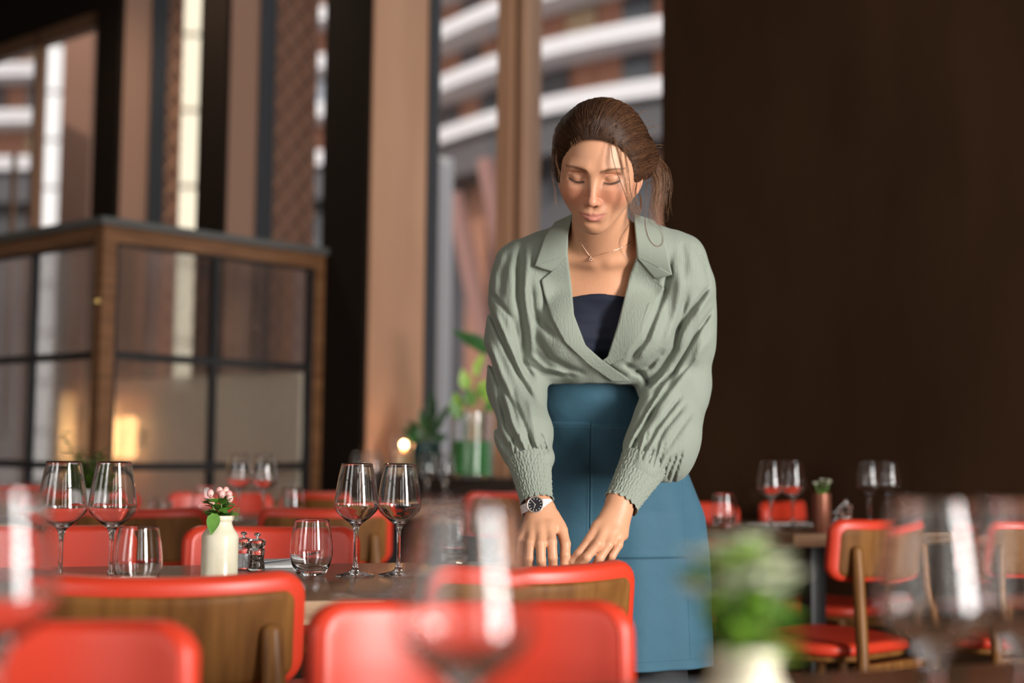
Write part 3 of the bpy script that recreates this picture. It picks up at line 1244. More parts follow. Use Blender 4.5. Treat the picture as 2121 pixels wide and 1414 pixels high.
_nt.links.new(_fr.outputs[0], _mx.inputs[2])
_nt.links.new(_mx.outputs[0], _nt.nodes['Principled BSDF'].inputs['Base Color'])
bump(m, 500, .08, .0006)
bo = fast_mesh('body', V - P0, Q, M['skin'], person)
vcol(bo, skin_cols(V))

# ------------------------------------------------------------------ clothing
def trace(f, px, py, d0, d1, iso=0.0, n=70, k=.75):
    """first hit of the view rays through px,py with a distance field"""
    px, py = np.asarray(px, f32), np.asarray(py, f32)
    F_, R_, U_ = A3(_F), A3(_R), A3(_U)
    d = F_ * FPX + R_ * (px - 1060.5)[:, None] - U_ * (py - 707)[:, None]
    d = d / d[:, 1:2]
    t = np.full(len(px), d0, f32)
    for _ in range(n):
        p = A3(CAM) + d * t[:, None]
        t = np.minimum(t + (f(p.astype(f32), False) - iso) * k, d1)
    return A3(CAM) + d * t[:, None]


def FX(pts, d=2.93):
    return [px_xz(x, y, d) for x, y in pts]


bl = Field()
L_ = bl.add
L_(s_ell(CH + Vector((0, .0, .01)), (.166, .118, .175)), .05, m=.05)
for sx in (-1, 1):
    L_(s_ell(CH + Vector((sx * .074, -.078, -.055)), (.078, .068, .075)), .04)
L_(s_cap(CH + Vector((0, .02, -.06)), WAIST + Vector((0, -.005, .05)), .130, .126), .05)
L_(s_ell(WAIST + Vector((.004, -.02, .047)), (.140, .130, .034)), .03)
L_(s_cap(W(1385, 640, 2.95), W(1352, 765, 2.97), .060, .050), .03)
L_(s_cap(W(1095, 640, 2.95), W(1110, 755, 2.97), .060, .050), .03)
L_(s_cap(W(1216, 502, 2.89), W(1085, 556, 2.92), .056, .062), .035)
L_(s_cap(W(1288, 502, 2.89), W(1402, 543, 2.92), .056, .063), .035)
L_(s_cap(W(1250, 492, 2.90), NB + Vector((0, .045, -.02)), .066, .080), .03)         # collar stand
# puffed sleeves
bs_ = Field()
L_ = bs_.add
L_(s_cap(W(1076, 600, 2.935), W(1066, 715, 2.95), .060, .062), .03)
L_(s_cap(W(1414, 600, 2.94), W(1420, 705, 2.95), .062, .062), .03)
CUL, CUR = W(1101, 968, 2.845), W(1330, 974, 2.835)
for sh, el, cu, mid in ((W(1090, 582, 2.93), ELL, CUL, W(1086, 900, 2.885)), (W(1408, 574, 2.93), ELR, CUR, W(1390, 895, 2.885))):
    L_(s_cap(sh + Vector((0, 0, -.015)), el, .066, .056), .03)
    L_(s_cap(el, mid, .056, .055), .03)
    L_(s_cap(mid, cu, .056, .036), .025)
L_(s_ell(W(1118, 948, 2.855), (.030, .036, .028)), .014)
L_(s_ell(W(1082, 935, 2.88), (.036, .04, .036)), .02)
L_(s_ell(W(1386, 935, 2.885), (.052, .053, .064)), .03)
L_(s_cap(W(1372, 830, 2.90), W(1336, 925, 2.87), .044, .042), .04)
L_(s_ell(W(1396, 850, 2.94), (.048, .054, .085)), .03)
L_(s_cap(W(1380, 690, 2.95), W(1350, 800, 2.955), .045, .030), .03)

# folds traced along the cloth: (points seen at, width, depth; minus = crease, plus = ridge)
FOLDS = [
    ([(1017, 608), (1040, 635), (1060, 660), (1070, 695)], .006, -.004),
    ([(1066, 645), (1072, 700), (1081, 750), (1108, 790)], .009, -.009),
    ([(1010, 635), (1039, 700), (1078, 783), (1108, 835)], .007, -.009),
    ([(1022, 640), (1052, 712), (1088, 790)], .008, .006),
    ([(1004, 715), (1030, 786), (1060, 835), (1072, 880)], .007, -.007),
    ([(1012, 705), (1042, 782), (1078, 850)], .008, .005),
    ([(1080, 500), (1073, 560), (1074, 620), (1086, 690), (1088, 750)], .010, -.012),
    ([(1094, 520), (1088, 600), (1098, 690), (1104, 740)], .010, .005),
    ([(1100, 585), (1104, 640), (1122, 672), (1150, 700)], .008, -.007),
    ([(1112, 700), (1140, 742), (1180, 764), (1215, 774)], .008, -.005),
    ([(1090, 752), (1118, 770), (1160, 776), (1200, 780)], .006, -.004),
    ([(1100, 735), (1130, 762), (1180, 778)], .007, .005),
    ([(1030, 796), (1051, 885), (1078, 930)], .007, -.007),
    ([(1042, 800), (1064, 880), (1090, 935)], .007, .005),
    ([(1058, 800), (1078, 860), (1108, 938)], .006, -.006),
    ([(1095, 820), (1104, 880), (1116, 935)], .008, .003),
    ([(1020, 850), (1034, 900), (1056, 940)], .006, -.005),
    ([(1114, 925), (1112, 940), (1110, 952)], .004, -.006),
    ([(1434, 501), (1461, 548), (1470, 590)], .004, -.003),
    ([(1470, 592), (1432, 640), (1396, 695)], .005, -.008),
    ([(1478, 600), (1440, 655), (1402, 715)], .008, .006),
    ([(1476, 640), (1440, 694), (1396, 771), (1350, 812)], .0055, -.010),
    ([(1478, 690), (1440, 740), (1395, 800), (1350, 850)], .010, .004),
    ([(1443, 735), (1405, 780), (1362, 838), (1332, 890)], .006, -.006),
    ([(1425, 600), (1410, 660), (1396, 722), (1360, 775), (1335, 800)], .009, -.009),
    ([(1412, 560), (1402, 640), (1378, 715)], .011, .005),
    ([(1402, 770), (1351, 849), (1308, 932)], .006, -.007),
    ([(1411, 819), (1360, 885), (1328, 945)], .006, -.007),
    ([(1420, 835), (1375, 890), (1343, 955)], .006, -.005),
    ([(1385, 790), (1340, 855), (1300, 925)], .006, .005),
    ([(1435, 850), (1390, 915), (1358, 968)], .007, -.004),
    ([(1366, 800), (1316, 890)], .005, -.005),
    ([(1304, 772), (1345, 758), (1378, 722)], .009, -.007),
    ([(1392, 520), (1376, 608), (1338, 705), (1300, 752)], .008, -.007),
    ([(1352, 610), (1325, 690), (1288, 748)], .008, .004),
    ([(1380, 600), (1350, 700), (1322, 745)], .010, .005),
    ([(1412, 500), (1420, 540), (1412, 590)], .009, -.003),
    ([(1290, 752), (1330, 775), (1345, 800)], .006, -.007),
    ([(1250, 752), (1300, 782)], .005, -.004),
    ([(1140, 600), (1165, 690), (1215, 752), (1275, 785)], .007, .004),
    ([(1055, 520), (1040, 570), (1035, 620)], .010, -.004),
    ([(1448, 620), (1452, 700), (1440, 760)], .012, .004),
]
for r_ in range(9):       # gathers running up from the cuffs
    a = r_ / 8
    FOLDS.append(([(1060 + 74 * a, 950 - 12 * a + 4 * (r_ % 2)), (1054 + 66 * a, 915 - 10 * (r_ % 3))], .0032, -.0045))
    FOLDS.append(([(1304 + 88 * a, 944 + 58 * a), (1318 + 96 * a, 905 + 52 * a - 12 * (r_ % 3))], .0036, -.005))
FOLDS = [(FX(p), w * .82, dp * 1.05) for p, w, dp in FOLDS]


def folds(p):
    x, y, z = p[:, 0], p[:, 1], p[:, 2]
    o = np.zeros(len(p), f32)
    for pl, w, dp in FOLDS:
        P = np.array(pl, f32)
        lo, hi = P.min(0) - 3 * w, P.max(0) + 3 * w
        idx = np.nonzero((x > lo[0]) & (x < hi[0]) & (z > lo[1]) & (z < hi[1]) & (y < 3.02))[0]
        if not len(idx):
            continue
        # perspective: compare where the point is seen, at the folds' reference depth
        s = 2.93 / y[idx]
        dd, tt = line_dist(pl, x[idx] * s, 1 + (z[idx] - 1) * s)
        o[idx] -= 1.35 * dp * np.exp(-(dd / w) ** 2) * np.clip(np.minimum(tt, 1 - tt) * 6 + .15, 0, 1)
    # soft unevenness of thin crepe
    o += .0012 * np.sin(x * 55 + 3 * np.sin(z * 17)) * np.sin(z * 13 + x * 9) + .0006 * np.sin(x * 150 + 4 * np.sin(z * 23))
    return o


OPEN = FX([(1187, 380), (1187, 443), (1177, 489), (1176, 528), (1184, 593), (1189, 652), (1213, 715), (1247, 746),
           (1258, 739), (1279, 673), (1294, 614), (1306, 566), (1318, 532), (1316, 489), (1312, 445), (1312, 380)])


hemz = W(1226, 795, 2.96).z


def blouse_uncut(p, cull=True):
    d = np.maximum(bl(p, cull), hemz - p[:, 2])
    e = bs_(p, cull)
    h = np.clip(.5 + .5 * (d - e) / .015, 0, 1)
    d = d * (1 - h) + e * h - .015 * h * (1 - h)
    return d + (folds(p) if cull else 0)


def blouse_f(p, cull=True):
    d = blouse_uncut(p, cull)
    s = 2.93 / p[:, 1]
    o = poly_sdf(OPEN, p[:, 0] * s, 1 + (p[:, 2] - 1) * s)
    cut = np.maximum(-o, 0 * d - 1)
    cut = np.where(p[:, 1] < NB.y + .06, cut, -1)
    return np.maximum(d, cut)


cr = mat('sage_crepe', (.25, .282, .232), .72, spec=.25, Sheen_Weight=.15)
bump(cr, 210, .5, .0026, (1.6, 1.6, .07), detail=2)
bump(cr, 900, .25, .0005)
M['sage'] = cr
V, Q = isosurf(blouse_f, grid_axis([(-.10, .0031), (.46,)]), grid_axis([(2.70, .0031), (3.0, .007), (3.26,)]),
               grid_axis([(.93, .0033), (1.46,)]))
bs = fast_mesh('blouse', V - P0, Q, M['sage'], person)
bs['label'] = 'sage green crepe blouse with a crossed front'


def patch(name, e1, e2, f, nu, nv, lift, thick, d0, d1, material, parent):
    """a flap of cloth laid on a body: edges e1 and e2 as seen from the front"""
    def res(e, n):
        e = np.array(e, float)
        L = np.concatenate([[0], np.cumsum(np.hypot(*np.diff(e, axis=0).T))])
        t = np.linspace(0, L[-1], n)
        return np.stack([np.interp(t, L, e[:, 0]), np.interp(t, L, e[:, 1])], 1)
    a, b = res(e1, nu), res(e2, nu)
    s = np.linspace(0, 1, nv)
    G_ = a[:, None] * (1 - s)[None, :, None] + b[:, None] * s[None, :, None]
    P = trace(f, G_[..., 0].ravel(), G_[..., 1].ravel(), d0, d1)
    P = P.reshape(nu, nv, 3)
    if nu > 6:
        for _ in range(4):      # the flap spans the small creases below it
            Pm = P.copy()
            Pm[1:-1, :, 1] = (P[:-2, :, 1] + P[2:, :, 1] + 2 * P[1:-1, :, 1]) / 4
            Pm[:, 1:-1, 1] = (Pm[:, :-2, 1] + Pm[:, 2:, 1] + 2 * Pm[:, 1:-1, 1]) / 4
            P = Pm
    li = np.array([lift(u, v) for u in np.linspace(0, 1, nu) for v in s]).reshape(nu, nv)
    P[..., 1] -= li
    back = P.copy()
    back[..., 1] += thick
    vs = np.concatenate([P.reshape(-1, 3), back.reshape(-1, 3)]) - P0
    n = nu * nv
    fs = []
    for i in range(nu - 1):
        for j in range(nv - 1):
            q = [i * nv + j, i * nv + j + 1, (i + 1) * nv + j + 1, (i + 1) * nv + j]
            fs.append(q)
            fs.append([k + n for k in reversed(q)])
    rim = [(0, j) for j in range(nv)] + [(i, nv - 1) for i in range(1, nu)] + [(nu - 1, j) for j in range(nv - 2, -1, -1)] + [(i, 0) for i in range(nu - 2, 0, -1)]
    for (i, j), (i2, j2) in zip(rim, rim[1:] + rim[:1]):
        fs.append([i2 * nv + j2, i * nv + j, i * nv + j + n, i2 * nv + j2 + n])
    return fast_mesh(name, vs, fs, material, parent)


crs = mat('sage_facing', (.25, .282, .232), .75, spec=.25, Sheen_Weight=.15)
bump(crs, 700, .25, .0006)
bump(crs, 60, .3, .002, (1.6, 1.6, .4))
M['sagef'] = crs
fl = lambda u, v: .004 + .004 * v
# collar, both sides (inner edge along the neck, outer edge over the shoulder)
patch('collar', [(1186, 444), (1176, 489), (1175, 510), (1174, 530)], [(1149, 462), (1128, 492), (1118, 522), (1107, 553)], blouse_uncut, 40, 18,
      lambda u, v: .008 + .005 * v * (1 - u) + .004 * v, .0035, 2.6, 2.885, M['sagef'], person)
patch('collar', [(1174, 526), (1174, 529), (1174, 531)], [(1107, 551), (1123, 558), (1143, 563)], blouse_uncut, 12, 14, lambda u, v: .008 + .004 * v * (1 - .5 * u), .0035, 2.6, 2.885, M['sagef'], person)
patch('collar', [(1312, 444), (1316, 489), (1318, 510), (1319, 533)], [(1352, 458), (1371, 480), (1380, 520), (1391, 571)], blouse_uncut, 40, 18,
      lambda u, v: .008 + .005 * v * (1 - u) + .004 * v, .0035, 2.6, 2.885, M['sagef'], person)
patch('collar', [(1319, 529), (1319, 532), (1319, 534)], [(1391, 570), (1374, 575), (1356, 578)], blouse_uncut, 12, 14, lambda u, v: .008 + .004 * v * (1 - .5 * u), .0035, 2.6, 2.885, M['sagef'], person)
# lapels / crossed facings
patch('lapel', [(1174, 528), (1183, 593), (1188, 652), (1212, 715), (1247, 746), (1275, 766), (1306, 790)],
      [(1143, 564), (1121, 581), (1128, 612), (1143, 660), (1170, 709), (1218, 755), (1268, 790)], blouse_uncut, 70, 14, lambda u, v: .0055 + .002 * v, .003, 2.6, 3.1, M['sage'], person)
patch('lapel', [(1319, 533), (1306, 566), (1294, 614), (1280, 673), (1259, 739), (1248, 746)],
      [(1356, 578), (1376, 598), (1352, 640), (1330, 690), (1290, 742), (1262, 756)], blouse_uncut, 60, 14, lambda u, v: .0035 + .002 * v, .003, 2.6, 3.1, M['sage'], person)

# dark bandeau top, on the skin
tz1, tz0 = W(1240, 607, 2.84).z, W(1240, 775, 2.84).z
def top_f(p, cull=True):
    d = body(p, cull) - .0035
    if cull:
        d = d + .0009 * np.sin(p[:, 2] * 260 + 8 * p[:, 0]) * np.exp(-((p[:, 2] - tz1 + .09) / .05) ** 2) - .0015 * np.exp(-((p[:, 2] - tz1 + .008) / .006) ** 2)
    zz = p[:, 2] - (tz1 + .03 * (p[:, 0] - .17) + .004 * np.cos((p[:, 0] - .17) * 40))
    h = np.maximum(d, zz)
    return np.maximum(h, tz0 - p[:, 2])


V, Q = isosurf(top_f, grid_axis([(.08, .003), (.28,)]), grid_axis([(2.76, .003), (2.95,)]), grid_axis([(tz0 - .01, .003), (tz1 + .03,)]))
M['navy'] = bump(mat('navy_jersey', (.012, .015, .028), .75, spec=.2), 1200, .2, .0004)
tp = fast_mesh('top', V - P0, Q, M['navy'], person)
tp['label'] = 'navy bandeau top'


# smocked cuffs
def cuff(a, b, ra, rb, seed, flare):
    a, b = Vector(a), Vector(b)
    ax_ = (b - a).normalized()
    u = ax_.cross(Vector((0, 1, 0))).normalized()
    w = ax_.cross(u)
    nu, nv = 90, 200
    vs = []
    rr = random.Random(seed)
    ph = [rr.uniform(0, 6.28) for _ in range(12)]
    for i in range(nu + 1):
        t = i / nu
        c = a + (b - a) * t
        r0 = ra + (rb - ra) * t ** .8
        edge = max(0, (t - .93) / .07)
        st = .5 + .5 * math.cos(t * 2 * PI * 11)
        for j in range(nv):
            th = 2 * PI * j / nv
            wob = math.sin(th * 40 + 1.0 * math.sin(t * 44 + th * 3) + .9 * math.sin(t * 13 + th * 5)) * .0010
            wob += math.sin(th * 23 + 3 * t + 1.2 * math.sin(t * 31 + th * 3)) * .0006
            r = r0 + wob * (.45 + .55 * (1 - st)) - .0004 * st + edge * (.0022 + .0022 * math.sin(th * 17 + ph[0]))
            tt = c + ax_ * (edge * .002 * math.sin(th * 17 + 1))
            vs.append(tt + (u * math.cos(th) + w * math.sin(th) * .86) * r - PV)
    # inner skin turned in at the hand end
    for j in range(nv):
        th = 2 * PI * j / nv
        vs.append(b - ax_ * .012 + (u * math.cos(th) + w * math.sin(th) * .86) * (rb - .003) - PV)
    fs = [(i * nv + j, i * nv + (j + 1) % nv, (i + 1) * nv + (j + 1) % nv, (i + 1) * nv + j) for i in range(nu + 1) for j in range(nv)]
    return fast_mesh('cuff', [tuple(v) for v in vs], fs, M['sagef'], person)


cuff(W(1096, 950, 2.852), W(1112, 1040, 2.803), .0455, .0310, 1, 0)
cuff(W(1334, 960, 2.850), W(1286, 1043, 2.80), .0500, .0335, 2, 0)

# ------------------------------------------------------------------ teal apron
zt, zb = W(1226, 786, 2.98).z, W(1380, 1391, 3.04).z
z_p0, z_p1 = W(1226, 873, 2.98).z, W(1400, 1156, 3.03).z


def apron_pt(th, z, off=0.0):
    t = (zt - z) / (zt - zb)
    cx_ = 0.168 + (.229 - .168) * min(1, t * 2.1)
    cyx = WAIST.y + (HIP.y - WAIST.y) * min(1, t * 2.2)
    hw = np.interp(t, [0, .12, .25, .45, .6, 1], [.136, .150, .172, .198, .208, .214])
    hd = np.interp(t, [0, .12, .25, .45, .6, 1], [.142, .140, .134, .128, .128, .130])
    c, s = math.cos(th), math.sin(th)
    fold = .006 * math.sin(th * 5 + 2.2 * t + .6) * t * (1 if s < 0 else .4) + .0035 * math.sin(th * 11 - 3 * t) * t
    fold += .004 * math.exp(-((t - .08) / .05) ** 2) * math.sin(th * 7) * .5
    e = off + fold
    return Vector((cx_ + (hw + e) * c, cyx + (hd + e) * s, z))


def apron_surface():
    nu, nv = 150, 300
    vs = []
    for i in range(nu + 1):
        z = zt + (zb - zt) * i / nu
        for j in range(nv):
            th = 2 * PI * j / nv
            p = apron_pt(th, z)
            vs.append(p)
    fs = [(i * nv + j, (i + 1) * nv + j, (i + 1) * nv + (j + 1) % nv, i * nv + (j + 1) % nv) for i in range(nu) for j in range(nv)]
    nin = len(vs)
    for z in (zb, zb + .02):                         # turned-in hem
        for j in range(nv):
            vs.append(apron_pt(2 * PI * j / nv, z, -.003))
    a = nu * nv
    fs += [(a + j, nin + j, nin + (j + 1) % nv, a + (j + 1) % nv) for j in range(nv)]
    fs += [(nin + j, nin + nv + j, nin + nv + (j + 1) % nv, nin + (j + 1) % nv) for j in range(nv)]
    for j in range(nv):
        vs.append(apron_pt(2 * PI * j / nv, zt - .01, -.006))
    n3 = nin + 2 * nv
    fs += [(j, (j + 1) % nv, n3 + (j + 1) % nv, n3 + j) for j in range(nv)]
    return [tuple(v - PV) for v in vs], fs


te = noise_col(mat('teal_twill', (.035, .105, .155), .7, spec=.3, Sheen_Weight=.1), (.036, .105, .155), (.045, .125, .180), nscale=900)
bump(te, 1500, .25, .0004)
bump(te, 9, .6, .012)
M['teal'] = te
av, af = apron_surface()
ap = fast_mesh('apron', av, af, M['teal'], person)
ap['label'] = 'teal waist apron'
stm = mat('stitch_thread', (.10, .26, .34), .6)


def th_x(xw, z):
    """angle on the apron front at which its surface lies at world x"""
    t = (zt - z) / (zt - zb)
    cx_ = 0.168 + (.229 - .168) * min(1, t * 2.1)
    hw = np.interp(t, [0, .12, .25, .45, .6, 1], [.136, .150, .172, .198, .208, .214])
    return 2 * PI - math.acos(max(-.97, min(.97, (xw - cx_) / hw)))


def panel(name, x0, x1, za, zb_, off=.0022):
    """a sewn-on cloth panel on the apron front; x0 and x1 give the side edges' world x at height z"""
    nu, nv = 40, 90
    vs = []
    for lay in (off, .0003):
        for i in range(nu + 1):
            z = za + (zb_ - za) * i / nu
            a_, b_ = th_x(x0(z), z), th_x(x1(z), z)
            for j in range(nv + 1):
                ed = min(i, nu - i, j, nv - j)
                pk = .0012 if ed == 1 else 0
                vs.append(apron_pt(a_ + (b_ - a_) * j / nv, z, lay + (pk if lay == off else 0)) - PV)
    n = (nu + 1) * (nv + 1)
    fs = []
    for i in range(nu):
        for j in range(nv):
            fs.append((i * (nv + 1) + j, (i + 1) * (nv + 1) + j, (i + 1) * (nv + 1) + j + 1, i * (nv + 1) + j + 1))
    rim = [(0, j) for j in range(nv + 1)] + [(i, nv) for i in range(1, nu + 1)] + [(nu, j) for j in range(nv - 1, -1, -1)] + [(i, 0) for i in range(nu - 1, 0, -1)]
    for (i, j), (i2, j2) in zip(rim, rim[1:] + rim[:1]):
        a, b = i * (nv + 1) + j, i2 * (nv + 1) + j2
        fs.append((a, b, b + n, a + n))
    return fast_mesh(name, [tuple(v) for v in vs], fs, M['teal'], person)


def frac(z):
    return (z_p0 - z) / (z_p0 - zb)


xl = lambda z: .030 - .06 * frac(z)
xm = lambda z: .1665 + .004 * frac(z)
xr = lambda z: .372 + .018 * frac(z)
panel('pocket', xl, lambda z: xm(z) - .0006, z_p0, z_p1)
panel('pocket', lambda z: xm(z) + .0006, xr, z_p0 - .003, z_p1 - .002)
st = MB()
for k in range(150):
    z = z_p0 - .002 - k * .0042
    if z > zb + .02:
        for fx in ([lambda q: xm(q) + .004] if z > z_p1 else []) + [lambda q: xr(q) - .004 if q > z_p1 else xr(q)]:
            st.tube([apron_pt(th_x(fx(z), z), z, .0030) - PV, apron_pt(th_x(fx(z - .0026), z - .0026), z - .0026, .0030) - PV], .0005, 4)
for zz in (z_p0 - .012, z_p1 + .004, zb + .022):
    xx = .02
    while xx < (xr(zz) if zz > zb + .03 else .42):
        st.tube([apron_pt(th_x(xx, zz), zz, .0030) - PV, apron_pt(th_x(xx + .0022, zz), zz, .0030) - PV], .0005, 4)
        xx += .0038
tag(st.build('stitching', stm, person), 'pale stitching', None, None, 'stuff')

# black trousers and shoes below the apron
tr = Field()
for sx, kx in LEGX:
    hip = HIP + Vector((sx, 0, -.04))
    knee = Vector((hip.x + kx * .5, HIP.y - .02, .48))
    ank = Vector((hip.x + kx, HIP.y + .03, .07))
    tr.add(s_cap(hip, knee, .09, .068), .02)
    tr.add(s_cap(knee, ank, .066, .055), .02)
V, Q = isosurf(lambda p, cull=True: np.maximum(tr(p, cull), .06 - p[:, 2]), grid_axis([(.0, .008), (.46,)]), grid_axis([(2.96, .008), (3.36,)]), grid_axis([(.03, .01), (.98,)]))
M['blackcloth'] = mat('black_cloth', (.012, .012, .015), .8)
fast_mesh('trousers', V - P0, Q, M['blackcloth'], person)
for sx, kx in LEGX:
    b = Vector((HIP.x + sx + kx, HIP.y + .03, 0)) - PV
    sh = Field()
    sh.add(s_cap(b + PV + Vector((0, .03, .035)), b + PV + Vector((0, -.14, .03)), .044, .040), .02)
    V, Q = isosurf(lambda p, cull=True: np.maximum(sh(p, cull), .001 - p[:, 2]), *grid_box(tuple(b + PV + Vector((-.07, -.22, -.01))), tuple(b + PV + Vector((.07, .10, .1))), .006))
    fast_mesh('shoe', V - P0, Q, mat('black_shoe', (.01, .01, .01), .4), person)

# ------------------------------------------------------------------ necklace and watch
def torso_front(px_, py_):
    return trace(body_f, px_, py_, 2.6, 3.0)


ncx = [1200, 1206, 1212, 1218, 1223, 1232, 1246, 1262, 1280, 1296, 1306]
ncy = [498, 508, 517, 526, 532, 530, 526, 522, 516, 509, 500]
npn = torso_front(ncx, ncy)
M['rosegold'] = mat('rose_gold', (.85, .55, .42), .25, 1.0)
nk = thing_part = MB().tube([Vector(p) - PV - Vector((0, .0012, 0)) for p in npn], .0005, 5).build('necklace', M['rosegold'], person, True)
pd = torso_front([1223.5], [537])[0]
pm = MB()
for dx, dz in ((-.0035, -.0018), (0, -.0028), (.0035, -.0018), (-.0018, .0012), (.0018, .0012), (0, .004)):
    pm.sphere(Vector(pd) - PV + Vector((dx, -.003, dz)), .0018, seg=8, rings=6)
pm.build('pendant', M['rosegold'], nk, True)

wc = W(1109, 1045, 2.7705)
wn = Vector((-.14, -.96, .26)).normalized()
arm = (WRL - CUL).normalized()
wy = (arm - wn * arm.dot(wn)).normalized() * -1
wxv = wy.cross(wn)
WM = Matrix((wxv, wy, wn)).transposed().to_4x4()
WM.translation = wc - PV
M['case'] = mat('pale_case', (.72, .62, .56), .25, .7)
M['strap'] = mat('pale_strap', (.72, .64, .64), .6)
M['dial'] = mat('dark_dial', (.02, .018, .022), .25)


def onM(mb, mat4):
    mb.v = [tuple(mat4 @ Vector(v)) for v in mb.v]
    return mb


wa = onM(MB().lathe([(0, -.006), (.0150, -.006), (.0168, -.003), (.0170, .001), (.0163, .0030), (.0150, .0036), (.0142, .0030), (.0140, .0018), (0, .0018)], 40), WM).build('watch', M['case'], person, True, 35)
onM(MB().lathe([(0, .0019), (.0139, .0019), (.0139, .0021), (0, .0021)], 40), WM).build('dial', M['dial'], wa, True, 35)
hm = MB()
for k in range(12):
    a = k * PI / 6
    hm.box((-.0004, .0098, .0022), (.0004, .0128, .0024), Matrix.Rotation(a, 4, 'Z'))
hm.box((-.0004, -.001, .0024), (.0004, .0075, .0026), Matrix.Rotation(2.6, 4, 'Z'))
hm.box((-.0003, -.001, .0026), (.0003, .0105, .0028), Matrix.Rotation(.5, 4, 'Z'))
onM(hm, WM).build('watch_hands', mat('watch_marks', (.8, .75, .7), .4), wa)
# strap: closed band round the wrist
bv, bf = [], []
nseg = 48
for j in range(nseg):
    th = 2 * PI * j / nseg
    rx, ry = .0305, .0228
    c = (wc - PV) - wn * .0235
    o_ = c + wxv * (rx * math.cos(th)) + wn * (ry * math.sin(th))
    nrm = (wxv * math.cos(th) / rx + wn * math.sin(th) / ry).normalized()
    for dy, dr in ((-.0082, 0), (.0082, 0), (.0082, .0016), (-.0082, .0016)):
        bv.append(tuple(o_ + wy * dy + nrm * dr))
for j in range(nseg):
    a, b = j * 4, ((j + 1) % nseg) * 4
    for k in range(4):
        bf.append((a + k, a + (k + 1) % 4, b + (k + 1) % 4, b + k))
meshobj('strap', bv, bf, M['strap'], wa, True, 40)

# ------------------------------------------------------------------ hair
hf = Field()
hf.add(hell((0, .028, .042), (.088, .098, .090)), .02)
hf.add(hell((0, -.014, .062), (.074, .066, .070)), .02)
for sx in (-1, 1):
    hf.add(hell((sx * .066, .010, .030), (.022, .045, .055)), .02)
hf.add(hell((.022, .118, .018), (.058, .046, .048)), .03)      # low bun behind the head
hf.add(hell((.065, .070, .010), (.042, .045, .045)), .03)
hf.add(hell((-.070, .018, .002), (.014, .030, .040)), .02)


def hairline(L):
    """negative where hair grows: outside an opening around the face, above the ears"""
    x, y, z = L[:, 0], L[:, 1], L[:, 2]
    ax = np.abs(x)
    top = np.where(z > -.01, ((ax / .0665) ** 2.3 + (np.clip(z + .01, 0, 1) / .090) ** 2.3) ** (1 / 2.3) - 1, ax / .0665 - 1) * .07
    face = np.where(y < .0, -top, -.05)                       # positive inside the face opening
    low = np.where(x < 0, -.048, -.012) + np.clip(.015 - y, -.05, .05) * -.2
    low = np.where(y > .035, -.075, low)
    return np.maximum(face, low - z)


def hair_f(p, cull=True):
    d = hf(p, cull)
    L = to_head(p)
    if cull:
        a = np.arctan2(L[:, 0], L[:, 2] + .02)
        d = d + .0012 * np.sin(a * 34 + 5 * np.sin(L[:, 1] * 28)) + .0008 * np.sin(a * 77 + 9 * L[:, 1] * 10)
    hl = hairline(L)
    return np.maximum(d, hl * .6)


hlo = HEAD_C - Vector((.14, .15, .10))
hhi = HEAD_C + Vector((.15, .22, .17))
V, Q = isosurf(hair_f, *grid_box(tuple(hlo), tuple(hhi), .003))
hm_ = mat('brown_hair', (.030, .013, .007), .9, spec=.1)
M['hair'] = hm_

hair = fast_mesh('hair', V - P0, Q, M['hair'], person)


def hair_radius(dirs):
    """distance from the head's centre to the hair surface along unit directions (head frame)"""
    o = A3(HEAD_C) + np.array((HR @ Vector((0, .02, .03))), f32)
    D = dirs @ HRn.T
    t = np.full(len(D), .25, f32)
    for _ in range(40):
        t = t - hf((o + D * t[:, None]).astype(f32), False) * .8
    return o + D * t[:, None]


